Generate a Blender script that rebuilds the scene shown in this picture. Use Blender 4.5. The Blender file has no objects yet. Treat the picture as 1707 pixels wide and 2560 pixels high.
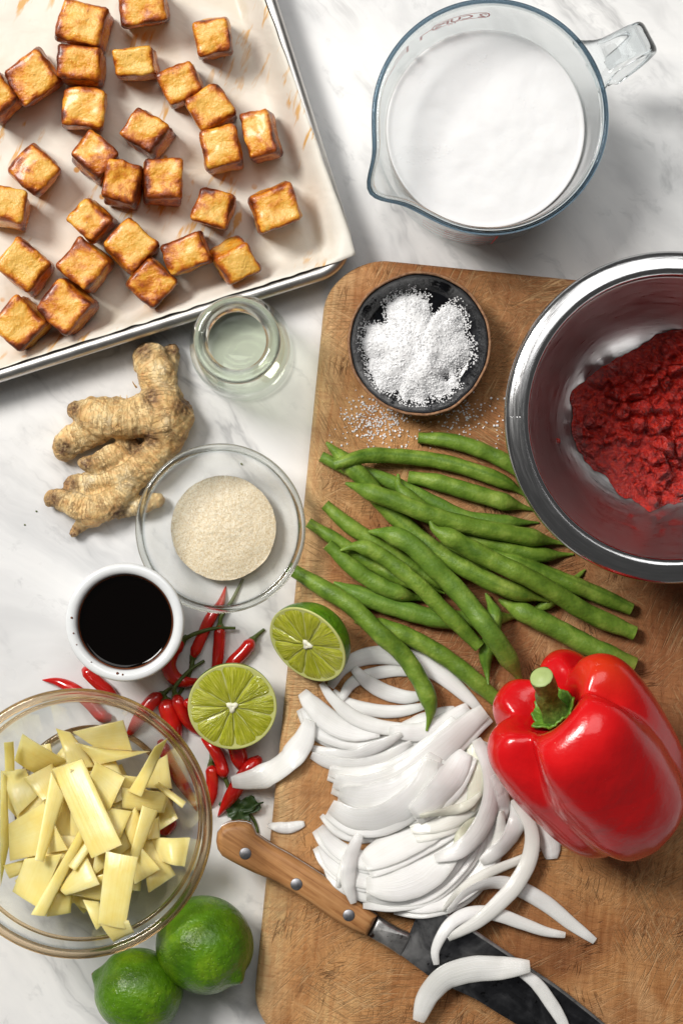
import bpy, bmesh, math, random
import numpy as np
from mathutils import Vector, Matrix, noise as mn

random.seed(7); np.random.seed(7)
scene = bpy.context.scene
COL = scene.collection
R = math.radians

# ------------------------------------------------------------------ camera
CAM_H = 1.2            # metres above the counter, looking straight down
PXM = 4300.0           # photograph pixels per metre at counter level
cam_data = bpy.data.cameras.new('camera')
cam_data.sensor_fit = 'VERTICAL'
cam_data.sensor_height = 36.0
cam_data.lens = 36.0 * PXM * CAM_H / 2560.0
cam_data.clip_end = 50
cam = bpy.data.objects.new('camera', cam_data)
cam.location = (0, 0, CAM_H)
COL.objects.link(cam)
scene.camera = cam

# ------------------------------------------------------------------ light
world = bpy.data.worlds.new('World'); scene.world = world
world.use_nodes = True
bg = world.node_tree.nodes['Background']
bg.inputs['Color'].default_value = (1.0, 0.99, 0.97, 1)
bg.inputs['Strength'].default_value = 0.085

def area(name, loc, target, size, power, color):
    d = bpy.data.lights.new(name, 'AREA'); d.shape = 'SQUARE'; d.size = size
    d.energy = power; d.color = color
    o = bpy.data.objects.new(name, d); COL.objects.link(o)
    o.location = loc
    o.rotation_euler = (Vector(target) - Vector(loc)).to_track_quat('-Z', 'Y').to_euler()
    return o
area('softbox_lamp', (-1.35, 1.02, 1.95), (0.02, -0.02, 0), 0.74, 67, (1.0, 0.97, 0.925))
area('bounce_lamp', (0.15, 1.10, 2.15), (0.0, 0.0, 0), 1.4, 18, (1.0, 0.99, 0.97))

scene.view_settings.view_transform = 'Standard'
scene.view_settings.look = 'None'
scene.view_settings.exposure = 0.0
scene.view_settings.gamma = 1.0
cy = scene.cycles
cy.use_denoising = True
try: cy.denoiser = 'OPENIMAGEDENOISE'
except Exception: pass
cy.max_bounces = 12; cy.transparent_max_bounces = 32; cy.transmission_bounces = 12
cy.glossy_bounces = 6; cy.diffuse_bounces = 4
cy.sample_clamp_indirect = 6.0
cy.caustics_reflective = False
cy.caustics_refractive = True
cy.blur_glossy = 0.3

# ------------------------------------------------------------------ pixel -> place
def P(px, py, z=0.0):
    s = (CAM_H - z) / CAM_H / PXM
    return Vector(((px - 853.5) * s, (1280.0 - py) * s, z))
def M(px, z=0.0):
    return px * (CAM_H - z) / CAM_H / PXM
def crop(x0, y0, s):
    return lambda x, y: (x0 + s * x, y0 + s * y)
CD = crop(0, 0, 1.0887)          # whole photograph, as displayed
CCH = crop(80, 1380, .5357)
CBE = crop(700, 1040, .6422)
CON = crop(500, 1580, .6378)
CKN = crop(500, 2000, .6378)
CBA = crop(0, 1700, .4464)
CGI = crop(50, 720, .4783)

# ------------------------------------------------------------------ materials
class NB:
    def __init__(self, name):
        self.m = bpy.data.materials.new(name); self.m.use_nodes = True
        self.t = self.m.node_tree; self.t.nodes.clear()
        self.out = self.t.nodes.new('ShaderNodeOutputMaterial')
    def n(self, typ, ins=None, **attrs):
        nd = self.t.nodes.new('ShaderNode' + typ)
        for k, v in attrs.items(): setattr(nd, k, v)
        for k, v in (ins or {}).items():
            sock = nd.inputs[k]
            if isinstance(v, bpy.types.NodeSocket): self.t.links.new(v, sock)
            else:
                if sock.type == 'RGBA' and len(v) == 3: v = (*v, 1)
                sock.default_value = v
        return nd
    def obj(self): return self.n('TexCoord').outputs['Object']
    def rnd(self): return self.n('ObjectInfo').outputs['Random']
    def shifted(self):
        """object coordinates, offset by a random amount for every object"""
        r = self.rnd()
        c = self.n('CombineXYZ', {0: self.math('MULTIPLY', r, 7.3), 1: self.math('MULTIPLY', r, 3.1), 2: self.math('MULTIPLY', r, 5.7)}).outputs[0]
        return self.n('VectorMath', {0: self.obj(), 1: c}, operation='ADD').outputs[0]
    def map(self, vec, scale=(1, 1, 1), rot=(0, 0, 0), loc=(0, 0, 0)):
        if any(rot): vec = self.n('Mapping', {'Vector': vec, 'Rotation': rot}).outputs[0]
        return self.n('Mapping', {'Vector': vec, 'Scale': scale, 'Location': loc}).outputs[0]
    def noise(self, vec, scale, detail=3, rough=.5, dist=0.0):
        return self.n('TexNoise', {'Vector': vec, 'Scale': scale, 'Detail': detail, 'Roughness': rough, 'Distortion': dist}).outputs[0]
    def voro(self, vec, scale, feature='F1', out=0, rand=1.0):
        return self.n('TexVoronoi', {'Vector': vec, 'Scale': scale, 'Randomness': rand}, feature=feature).outputs[out]
    def math(self, op, a, b=0.0, clamp=False):
        return self.n('Math', {0: a, 1: b}, operation=op, use_clamp=clamp).outputs[0]
    def ramp(self, fac, stops, interp='LINEAR'):
        nd = self.n('ValToRGB', {'Fac': fac}); cr = nd.color_ramp; cr.interpolation = interp
        while len(cr.elements) < len(stops): cr.elements.new(0.5)
        for e, (p, c) in zip(cr.elements, stops):
            e.position = p; e.color = (*c, 1) if not isinstance(c, (int, float)) else (c, c, c, 1)
        return nd.outputs[0]
    def mix(self, fac, a, b, blend='MIX'):
        nd = self.n('Mix', data_type='RGBA', blend_type=blend)
        for i, v in ((0, fac), (6, a), (7, b)):
            s = nd.inputs[i]
            if isinstance(v, bpy.types.NodeSocket): self.t.links.new(v, s)
            else: s.default_value = v if isinstance(v, (int, float)) else (*v, 1)
        return nd.outputs[2]
    def attr(self, name): return self.n('Attribute', attribute_name=name).outputs['Fac']
    def bump(self, h, dist, strength=1.0, prev=None):
        ins = {'Height': h, 'Distance': dist, 'Strength': strength}
        if prev is not None: ins['Normal'] = prev
        return self.n('Bump', ins).outputs[0]
    def pbr(self, color, rough=.5, **kw):
        names = {'metal': 'Metallic', 'sss': 'Subsurface Weight', 'sssr': 'Subsurface Radius', 'ssss': 'Subsurface Scale', 'coat': 'Coat Weight', 'coatr': 'Coat Roughness', 'normal': 'Normal', 'spec': 'Specular IOR Level', 'trans': 'Transmission Weight', 'ior': 'IOR', 'coatn': 'Coat Normal', 'aniso': 'Anisotropic'}
        ins = {'Base Color': color, 'Roughness': rough}
        ins.update({names[k]: v for k, v in kw.items()})
        return self.n('BsdfPrincipled', ins).outputs[0]
    def done(self, shader):
        self.t.links.new(shader, self.out.inputs['Surface']); return self.m

MAT = {}
def mat_marble():
    b = NB('white_marble'); v = b.obj()
    warp = b.n('TexNoise', {'Vector': v, 'Scale': 5, 'Detail': 5, 'Roughness': .6}).outputs[1]
    wv = b.n('VectorMath', {0: v, 1: b.n('VectorMath', {0: warp, 'Scale': .055}, operation='SCALE').outputs[0]}, operation='ADD').outputs[0]
    st = b.map(wv, (3.6, 1.5, 1), (0, 0, R(-48)))
    cloud = b.noise(st, 3.0, 6, .62, .5)
    cl = b.ramp(cloud, [(.40, (.86, .855, .845)), (.54, (.77, .77, .77)), (.70, (.53, .535, .545))])
    vein = b.noise(b.map(wv, (4.2, 1.1, 1), (0, 0, R(-40)), (3, 1, 0)), 4.6, 5, .6, .5)
    vv = b.math('ABSOLUTE', b.math('SUBTRACT', vein, .5))
    vm = b.ramp(vv, [(0.0, 1.0), (.022, .45), (.085, 0.0)])
    gate = b.ramp(b.noise(v, 8, 4, .6), [(.45, 0.0), (.62, 1.0)])
    c = b.mix(b.math('MULTIPLY', b.math('MULTIPLY', vm, gate), .72), cl, (.27, .275, .285))
    blot = b.ramp(b.noise(b.map(wv, (4, 2.0, 1), (0, 0, R(-48)), (7, 2, 0)), 11, 5, .68, .4), [(.59, 0.0), (.75, 1.0)])
    c = b.mix(b.math('MULTIPLY', blot, .6), c, (.30, .31, .32))
    warm = b.ramp(b.noise(v, 3.1, 2), [(.5, 0.0), (.72, 1.0)])
    c = b.mix(b.math('MULTIPLY', warm, .15), c, (.80, .72, .60))
    rg = b.ramp(b.noise(v, 60, 4), [(.3, .26), (.7, .36)])
    return b.done(b.pbr(c, rg, spec=.4))
MAT['marble'] = mat_marble()

def mat_board():
    b = NB('worn_chopping_board_wood'); v = b.obj()
    big = b.noise(v, 9, 3, .55, .4)
    base = b.ramp(big, [(.32, (.20, .072, .024)), (.46, (.37, .16, .056)), (.60, (.53, .265, .10)), (.72, (.62, .36, .155))])
    # right side stained darker and redder, with some shadow falloff painted in
    xs = b.n('SeparateXYZ', {0: v}).outputs
    wob = b.math('MULTIPLY', b.math('SUBTRACT', b.noise(v, 30, 3), .5), .03)
    ex = b.math('ADD', xs[0], wob)
    stain_shade = b.n('MapRange', {0: ex, 1: .03, 2: .15, 3: 0.0, 4: .72}).outputs[0]
    ys = b.n('MapRange', {0: b.math('ADD', xs[1], wob), 1: -.335, 2: -.25, 3: 0.0, 4: 1.0}).outputs[0]
    base = b.mix(b.math('MULTIPLY', stain_shade, ys), base, (.27, .098, .036))
    edge = b.n('MapRange', {0: ex, 1: .004, 2: .022, 3: .55, 4: 0.0}).outputs[0]  # pale band paints in light caught by the rounded left edge
    base = b.mix(edge, base, (.72, .50, .25))
    worn = b.ramp(b.noise(b.map(v, loc=(4, 7, 0)), 13, 5, .6, .5), [(.54, 0.0), (.70, 1.0)])
    base = b.mix(b.math('MULTIPLY', worn, .5), base, (.66, .41, .20))
    # fibres run along the board
    gr = b.noise(b.map(v, (320, 26, 60)), 1, 5, .65, .3)
    base = b.mix(.7, base, b.ramp(gr, [(.30, (.36, .28, .20)), (.5, (.5, .5, .5)), (.72, (.64, .66, .68))]), 'OVERLAY')
    cr = b.noise(b.map(v, (60, 330, 60), (0, 0, R(4))), 1, 5, .75, 1.6)
    base = b.mix(.55, base, b.ramp(cr, [(.28, (.24, .2, .16)), (.48, (.5, .5, .5)), (.75, (.66, .68, .7))]), 'OVERLAY')
    # pale knife scratches, several directions
    scr = None
    for i, (ang, sx, sy, off) in enumerate([(58, 130, 6, 1), (-32, 150, 7, 4), (20, 110, 5, 8), (82, 170, 8, 13), (-64, 120, 5, 21), (40, 200, 9, 31)]):
        n = b.noise(b.map(v, (sx, sy, 1), (0, 0, R(ang)), (off, off * 2, 0)), 3, 2, .5, .1)
        l = b.ramp(b.math('ABSOLUTE', b.math('SUBTRACT', n, .5)), [(0, 1.0), (.011, .6), (.03, 0)])
        g = b.ramp(b.noise(b.map(v, (1, 1, 1), loc=(off, off, 0)), 22, 3), [(.50, 0.0), (.66, 1.0)])
        l = b.math('MULTIPLY', l, g)
        scr = l if scr is None else b.math('MAXIMUM', scr, l)
    base = b.mix(b.math('MULTIPLY', scr, .5), base, (.74, .50, .26))
    # dark nicks and cuts
    nick = None
    for ang, sx, sy, off in [(70, 60, 9, 2), (-25, 75, 10, 9), (8, 65, 8, 17)]:
        n = b.noise(b.map(v, (sx, sy, 1), (0, 0, R(ang)), (off, off, 0)), 4, 2, .5, .2)
        l = b.ramp(b.math('ABSOLUTE', b.math('SUBTRACT', n, .5)), [(0, 1.0), (.01, .6), (.024, 0)])
        g = b.ramp(b.noise(b.map(v, loc=(off * 3, 0, 0)), 34, 2), [(.60, 0.0), (.72, 1.0)])
        l = b.math('MULTIPLY', l, g); nick = l if nick is None else b.math('MAXIMUM', nick, l)
    base = b.mix(b.math('MULTIPLY', nick, .85), base, (.11, .042, .016))
    pit = b.ramp(b.noise(v, 420, 2, .5), [(.68, 0.0), (.76, 1.0)])
    base = b.mix(b.math('MULTIPLY', pit, .5), base, (.19, .085, .035))
    h = b.math('SUBTRACT', b.math('ADD', b.math('MULTIPLY', gr, .5), b.math('MULTIPLY', cr, .6)), b.math('MULTIPLY', b.math('ADD', nick, b.math('MULTIPLY', scr, .6)), .7))
    return b.done(b.pbr(base, .56, spec=.28, normal=b.bump(h, .0011, 1.0)))
MAT['board'] = mat_board()

def mat_tofu():
    b = NB('glazed_seared_tofu'); v = b.shifted()
    br = b.attr('brown')
    n1 = b.noise(v, 260, 5, .62); n2 = b.noise(v, 90, 3, .55, .6)
    f = b.math('ADD', br, b.math('MULTIPLY', b.math('SUBTRACT', n1, .5), .95))
    f = b.math('ADD', f, b.math('MULTIPLY', b.math('SUBTRACT', n2, .5), .6))
    f = b.math('ADD', f, b.math('MULTIPLY', b.math('SUBTRACT', b.rnd(), .5), .20), clamp=True)
    c = b.ramp(f, [(.0, (.88, .52, .11)), (.20, (.83, .39, .040)), (.38, (.66, .215, .013)), (.56, (.38, .080, .008)), (.84, (.11, .018, .004))])
    spot = b.ramp(b.voro(v, 260), [(.10, 1.0), (.22, 0.0)])
    c = b.mix(b.math('MULTIPLY', spot, b.ramp(n2, [(.5, 0.0), (.65, .6)])), c, (.20, .04, .01))
    h = b.math('ADD', b.noise(v, 380, 4, .6), b.math('MULTIPLY', n2, 1.4))
    nrm = b.bump(h, .0012, .85)
    return b.done(b.pbr(c, b.ramp(n2, [(.35, .26), (.65, .44)]), normal=nrm, coat=.4, coatr=.2, sss=.15, sssr=(1, .5, .2), ssss=.002))
MAT['tofu'] = mat_tofu()

def mat_paper():
    b = NB('oil_stained_baking_parchment'); v = b.obj()
    c = b.ramp(b.noise(v, 14, 4, .6), [(.35, (.70, .66, .575)), (.65, (.80, .765, .69))])
    oil = b.ramp(b.noise(v, 26, 3, .5, .6), [(.52, 0.0), (.62, 1.0)])
    c = b.mix(b.math('MULTIPLY', oil, .35), c, (.55, .46, .31))
    # streaky drips of marinade
    n = b.noise(b.map(v, (190, 40, 1), (0, 0, R(24))), 1, 3, .6, .4)
    g = b.ramp(b.noise(b.map(v, loc=(2.3, 1.1, 0)), 23, 2, .5), [(.50, 0.0), (.60, 1.0)])
    d = b.math('MULTIPLY', b.ramp(n, [(.55, 0.0), (.64, 1.0)]), g)
    c = b.mix(b.math('MULTIPLY', d, .85), c, (.66, .34, .05))
    dots = b.ramp(b.voro(v, 75), [(.10, 1.0), (.16, 0.0)])
    g2 = b.ramp(b.noise(b.map(v, loc=(5, 9, 0)), 30, 2), [(.52, 0.0), (.58, 1.0)])
    c = b.mix(b.math('MULTIPLY', b.math('MULTIPLY', dots, g2), .9), c, (.62, .27, .03))
    wr = b.noise(b.map(v, (34, 52, 1), (0, 0, R(20))), 1, 3, .5, .5)
    return b.done(b.pbr(c, b.math('SUBTRACT', .55, b.math('MULTIPLY', oil, .22)), spec=.35, normal=b.bump(wr, .0022, .5)))
MAT['paper'] = mat_paper()

def mat_metal(name, col, rough, scale=(1, 1, 1), amt=.3, dark=None):
    b = NB(name); v = b.obj()
    n = b.noise(b.map(v, scale), 1, 4, .6)
    c = b.ramp(n, [(.3, tuple(x * .86 for x in col)), (.7, col)])
    rg = b.ramp(n, [(.3, rough), (.7, rough + amt * .25)])
    return b.done(b.pbr(c, rg, metal=1.0, normal=b.bump(n, .0001, amt)))
MAT['alu'] = mat_metal('brushed_aluminium', (.66, .64, .61), .30, (90, 90, 90), .35)
def mat_steel(name, r0, r1):
    b = NB(name); v = b.obj()
    s = b.n('SeparateXYZ', {0: v}).outputs
    rad = b.math('SQRT', b.math('ADD', b.math('MULTIPLY', s[0], s[0]), b.math('MULTIPLY', s[1], s[1])))
    ang = b.math('ARCTAN2', s[1], s[0])
    pv = b.n('CombineXYZ', {0: b.math('MULTIPLY', rad, 900), 1: b.math('MULTIPLY', ang, 5), 2: b.math('MULTIPLY', s[2], 900)}).outputs[0]
    n = b.noise(pv, 1, 4, .6, .2)
    c = b.ramp(n, [(.3, (.44, .44, .445)), (.7, (.55, .55, .555))])
    rg = b.ramp(n, [(.3, r0), (.7, r1)])
    return b.done(b.pbr(c, rg, metal=1.0, normal=b.bump(n, .00012, .5)))
MAT['steel'] = mat_steel('polished_stainless_steel', .13, .22)
MAT['steel_in'] = mat_steel('brushed_stainless_steel', .26, .46)
MAT['rivet'] = mat_metal('grey_rivet_metal', (.34, .34, .36), .42, (700, 700, 700), .5)

def mat_blade():
    b = NB('dark_patinated_carbon_steel'); v = b.obj()
    n = b.noise(b.map(v, (1, 1, 1), (0, 0, R(34))), 55, 5, .62, .7)
    st = b.noise(b.map(v, (14, 260, 1), (0, 0, R(34))), 1, 4, .6, .3)
    c = b.ramp(b.math('ADD', b.math('MULTIPLY', n, .7), b.math('MULTIPLY', st, .3)), [(.36, (.06, .061, .068)), (.48, (.10, .102, .112)), (.58, (.17, .172, .182)), (.72, (.45, .445, .44))])
    c = b.mix(b.math('MULTIPLY', b.attr('wear'), b.ramp(n, [(.35, .1), (.6, .8)])), c, (.46, .455, .45))
    spot = b.ramp(b.noise(v, 150, 3, .6), [(.63, 0.0), (.70, 1.0)])
    c = b.mix(b.math('MULTIPLY', spot, .8), c, (.012, .010, .010))
    return b.done(b.pbr(c, b.ramp(n, [(.3, .26), (.7, .42)]), metal=1.0, normal=b.bump(st, .0002, .4)))
MAT['blade'] = mat_blade()
def mat_bolster():
    b = NB('tarnished_bolster_steel'); v = b.obj()
    n = b.noise(v, 120, 4, .6)
    c = b.ramp(n, [(.35, (.24, .235, .23)), (.6, (.46, .45, .44))])
    rust = b.ramp(b.noise(b.map(v, loc=(.4, .2, 0)), 130, 4, .65), [(.60, 0.0), (.68, 1.0)])
    c = b.mix(rust, c, (.035, .016, .010))
    return b.done(b.pbr(c, .36, metal=.85, normal=b.bump(n, .0002, .6)))
MAT['bolster'] = mat_bolster()
def mat_handle():
    b = NB('oiled_knife_handle_wood'); v = b.obj()
    mv = b.map(v, (1, 1, 1), (0, 0, R(34)))
    g = b.noise(b.map(mv, (22, 330, 300)), 1, 5, .65, .5)
    c = b.ramp(g, [(.25, (.20, .075, .025)), (.45, (.42, .20, .075)), (.62, (.52, .27, .11)), (.8, (.60, .35, .16))])
    big = b.noise(mv, 60, 3)
    c = b.mix(.5, c, b.ramp(big, [(.3, (.36, .33, .3)), (.7, (.58, .58, .57))]), 'OVERLAY')
    return b.done(b.pbr(c, .42, spec=.35, normal=b.bump(g, .0003, .5)))
MAT['handle'] = mat_handle()

# thin glass: light passes, edge-on it absorbs and reflects by Fresnel; thick glass: refraction
def thin_shader(b, tint, edge, refl=.75):
    lw = b.n('LayerWeight', {'Blend': .5}).outputs['Facing']
    col = b.mix(b.math('POWER', lw, 4.0), tint, edge)
    tr = b.n('BsdfTransparent', {'Color': col}).outputs[0]
    gl = b.n('BsdfGlossy', {'Color': (1, 1, 1), 'Roughness': .03}).outputs[0]
    fr = b.math('MULTIPLY', b.math('ADD', .04, b.math('MULTIPLY', b.math('POWER', lw, 5.0), .9)), refl, clamp=True)
    return b.n('MixShader', {0: fr, 1: tr, 2: gl}).outputs[0]
def mat_thin(name, tint, edge, refl=.75):
    b = NB(name); return b.done(thin_shader(b, tint, edge, refl))
MAT['glass'] = mat_thin('clear_glass_wall', (.99, .995, .993), (.70, .75, .76))
MAT['glass_jar'] = mat_thin('pale_green_glass_wall', (.997, .999, .996), (.78, .83, .79))
MAT['liquid'] = mat_thin('pale_clear_liquid', (.975, .993, .945), (.93, .97, .88))
def mat_solid(name, col, mixf=.78):
    b = NB(name)
    g = b.n('BsdfGlass', {'Color': col, 'Roughness': 0.0, 'IOR': 1.48}).outputs[0]
    t = thin_shader(b, tuple(.5 + .5 * c for c in col), tuple(.62 * c for c in col), 1.0)
    return b.done(b.n('MixShader', {0: mixf, 1: t, 2: g}).outputs[0])
MAT['glass_rim'] = mat_solid('thick_clear_glass', (.86, .87, .85))
MAT['glass_painted_dark'] = mat_solid('bluish_glass_painted_dark', (.40, .49, .56), .92)  # tint darkened to paint in dark surroundings refracted by the thick rim
MAT['glass_brown_reflection'] = mat_solid('thick_glass_brown_reflection', (.84, .73, .58))  # brown reflections in the rim, painted in as a warm tint
MAT['glass_clear'] = mat_solid('thick_clear_handle_glass', (.96, .975, .98), 1.0)
MAT['glass_green'] = mat_solid('thick_greenish_glass', (.97, .985, .97))
def mat_red():
    b = NB('red_printed_enamel'); return b.done(b.pbr((.90, .03, .012), .45))
MAT['red_ink'] = mat_red()

def mat_milk():
    b = NB('coconut_milk'); v = b.obj()
    n = b.noise(v, 60, 4, .55)
    bub = b.ramp(b.voro(v, 420), [(.16, 1.0), (.30, 0.0)])
    g = b.ramp(b.noise(v, 45, 3), [(.52, 0.0), (.66, 1.0)])
    h = b.math('ADD', n, b.math('MULTIPLY', b.math('MULTIPLY', bub, g), .18))
    return b.done(b.pbr((.83, .83, .835), .32, sss=.3, sssr=(1, .95, .9), ssss=.004, normal=b.bump(h, .0011, .4)))
MAT['milk'] = mat_milk()
def mat_simple(name, col, rough=.5, **kw):
    b = NB(name); v = b.obj()
    n = b.noise(v, 160, 3, .6)
    c = b.ramp(n, [(.3, tuple(x * .93 for x in col)), (.7, col)])
    return b.done(b.pbr(c, rough, **kw))
MAT['porcelain'] = mat_simple('white_porcelain', (.82, .84, .845), .18, coat=.5, coatr=.08)
MAT['soy'] = mat_simple('dark_soy_sauce', (.0012, .0006, .0004), .05, spec=.3)
MAT['soy_edge'] = mat_simple('thin_soy_sauce_film', (.16, .045, .015), .15)
def mat_dish():
    b = NB('black_glazed_stoneware'); v = b.obj()
    n = b.noise(v, 70, 4, .6, .5)
    c = b.ramp(n, [(.42, (.003, .003, .004)), (.62, (.007, .008, .011)), (.8, (.022, .026, .034))])
    return b.done(b.pbr(c, .12, spec=.45, normal=b.bump(b.noise(v, 130, 2), .001, .3)))
MAT['dish'] = mat_dish()
def mat_clay():
    b = NB('raw_brown_stoneware'); v = b.obj()
    n = b.noise(v, 420, 4, .65)
    return b.done(b.pbr(b.ramp(n, [(.3, (.13, .06, .03)), (.55, (.33, .17, .085)), (.75, (.46, .27, .15))]), .75, normal=b.bump(n, .0006, .7)))
MAT['clay'] = mat_clay()
def mat_grain(name, stops, sss, bumpd=.0008):
    b = NB(name); v = b.obj()
    n = b.voro(v, 1900, out=1)
    bw = b.n('RGBToBW', {0: n}).outputs[0]
    c = b.ramp(bw, stops)
    h = b.math('ADD', bw, b.noise(v, 500, 3))
    return b.done(b.pbr(c, .45, sss=sss, sssr=(1, 1, 1), ssss=.003, normal=b.bump(h, bumpd, .8)))
MAT['salt'] = mat_grain('coarse_white_salt', [(.1, (.88, .88, .89)), (.6, (.95, .95, .96))], .5, .0003)
MAT['sugar'] = mat_grain('raw_cane_sugar', [(.05, (.66, .51, .30)), (.4, (.84, .71, .49)), (.85, (.93, .85, .68))], .2, .0006)
def mat_crystal():
    b = NB('salt_crystal'); return b.done(b.pbr((.93, .93, .94), .35, sss=.5, sssr=(1, 1, 1), ssss=.001))
MAT['crystal'] = mat_crystal()
def mat_paste():
    b = NB('red_curry_paste'); v = b.obj()
    n = b.noise(v, 420, 4, .65); big = b.noise(v, 60, 3, .6)
    c = b.ramp(n, [(.28, (.14, .003, .002)), (.5, (.48, .010, .004)), (.72, (.74, .035, .008))])
    fl = b.ramp(b.noise(b.map(v, loc=(1, 2, 3)), 700, 2), [(.70, 0.0), (.76, 1.0)])
    c = b.mix(b.math('MULTIPLY', fl, .8), c, (.66, .11, .025))
    h = b.math('ADD', n, b.math('MULTIPLY', b.noise(v, 900, 3), .7))
    return b.done(b.pbr(c, .20, normal=b.bump(h, .0022, 1.0), spec=.8))
MAT['paste'] = mat_paste()
def mat_smear():
    b = NB('thin_red_smear'); v = b.obj()
    n = b.noise(v, 130, 4, .65, .5)
    tr = b.n('BsdfTransparent', {'Color': (1, 1, 1)}).outputs[0]
    pb = b.pbr((.42, .015, .012), .3)
    f = b.math('MULTIPLY', b.ramp(n, [(.50, 0.0), (.68, .5)]), b.attr('fade'))
    return b.done(b.n('MixShader', {0: f, 1: tr, 2: pb}).outputs[0])
MAT['smear'] = mat_smear()

def mat_lime():
    b = NB('lime_rind'); v = b.shifted()
    big = b.noise(v, 55, 3, .55, .3)
    c = b.ramp(big, [(.30, (.040, .115, .003)), (.52, (.095, .215, .005)), (.72, (.22, .36, .012))])
    por = b.voro(v, 520)
    pm = b.ramp(por, [(.0, 0.0), (.25, 1.0)])
    c = b.mix(.25, c, b.ramp(pm, [(0, (.30, .5, .05)), (1, (.08, .22, .01))]))
    h = b.math('ADD', b.math('MULTIPLY', pm, .5), b.noise(v, 330, 3))
    return b.done(b.pbr(c, .30, normal=b.bump(h, .0012, .8), coat=.15, coatr=.2, spec=.35))
MAT['lime'] = mat_lime()
MAT['pith'] = mat_simple('lime_pith', (.56, .58, .20), .5, sss=.3, sssr=(1, 1, .5), ssss=.003)
MAT['core'] = mat_simple('lime_core_pith', (.86, .84, .66), .5, sss=.2, sssr=(1, 1, .6), ssss=.002)
def mat_flesh():
    b = NB('lime_flesh'); v = b.shifted()
    s = b.attr('ang'); r = b.attr('rad')
    pv = b.n('CombineXYZ', {0: b.math('MULTIPLY', s, 16), 1: b.math('MULTIPLY', r, 2.2), 2: b.rnd()}).outputs[0]
    n = b.noise(pv, 1.2, 3, .6, .5)
    c = b.ramp(n, [(.25, (.27, .31, .010)), (.5, (.43, .45, .026)), (.78, (.66, .66, .15))])
    return b.done(b.pbr(c, .16, sss=.35, sssr=(1, 1, .3), ssss=.004, normal=b.bump(n, .0014, .9), coat=.6, coatr=.08))
MAT['flesh'] = mat_flesh()

def mat_bean():
    b = NB('green_bean_skin'); v = b.shifted(); t = b.attr('t')
    n = b.noise(v, 90, 4, .6); f = b.noise(v, 600, 3, .6)
    c = b.ramp(n, [(.30, (.075, .15, .014)), (.52, (.16, .265, .030)), (.72, (.30, .41, .07))])
    c = b.mix(b.math('MULTIPLY', b.math('SUBTRACT', b.rnd(), .35, clamp=True), .8), c, (.12, .24, .035))
    seam = b.attr('seam')
    c = b.mix(b.math('MULTIPLY', seam, .55), c, (.06, .15, .015))
    blem = b.attr('blem')
    c = b.mix(b.math('MULTIPLY', blem, b.ramp(n, [(.35, .2), (.6, .9)])), c, (.34, .17, .045))
    tip = b.attr('cut')
    c = b.mix(tip, c, (.34, .47, .13))
    h = b.math('ADD', f, b.math('MULTIPLY', n, .8))
    return b.done(b.pbr(c, .40, normal=b.bump(h, .0007, .6), sss=.12, sssr=(.6, 1, .2), ssss=.002, spec=.3))
MAT['bean'] = mat_bean()
def mat_chili():
    b = NB('glossy_red_chilli_skin'); v = b.shifted()
    n = b.noise(v, 70, 3, .5)
    c = b.ramp(n, [(.3, (.36, .006, .005)), (.6, (.60, .012, .008)), (.8, (.66, .05, .012))])
    return b.done(b.pbr(c, .18, coat=.5, coatr=.08, normal=b.bump(n, .0010, .4)))
MAT['chili'] = mat_chili()
MAT['stem'] = mat_simple('dark_green_stem', (.075, .105, .018), .5)
MAT['leaf'] = mat_simple('dark_wilted_leaf', (.025, .055, .012), .45)
def mat_pepper():
    b = NB('glossy_red_pepper_skin'); v = b.obj()
    n = b.noise(v, 28, 3, .5)
    c = b.ramp(n, [(.35, (.60, .004, .007)), (.65, (.72, .008, .010))])
    o = b.attr('orange')
    c = b.mix(b.math('MULTIPLY', o, .45), c, (.72, .07, .008))
    sp = b.ramp(b.voro(v, 90), [(.02, 1.0), (.035, 0.0)])
    c = b.mix(b.math('MULTIPLY', sp, .5), c, (.75, .3, .2))
    return b.done(b.pbr(c, .24, spec=.4, coat=.3, coatr=.08, sss=.05, sssr=(1, .15, .1), ssss=.004, normal=b.bump(b.noise(v, 60, 4, .55), .0026, .35)))
MAT['pepper'] = mat_pepper()
def mat_calyx():
    b = NB('pepper_calyx_green'); v = b.obj()
    n = b.noise(v, 160, 4, .6)
    c = b.ramp(n, [(.3, (.055, .15, .015)), (.55, (.14, .31, .03)), (.8, (.30, .46, .08))])
    return b.done(b.pbr(c, .4, normal=b.bump(n, .0014, .8), sss=.1, sssr=(.6, 1, .2), ssss=.002))
MAT['calyx'] = mat_calyx()
def mat_pstem():
    b = NB('pepper_stem_green'); v = b.obj()
    n = b.noise(b.map(v, (500, 500, 120)), 1, 4, .6)
    return b.done(b.pbr(b.ramp(n, [(.3, (.05, .075, .014)), (.55, (.11, .18, .03)), (.75, (.22, .30, .07))]), .4, normal=b.bump(n, .0006, .6)))
MAT['pstem'] = mat_pstem()
MAT['stemcut'] = mat_simple('cut_pepper_stem', (.40, .50, .18), .5)
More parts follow.
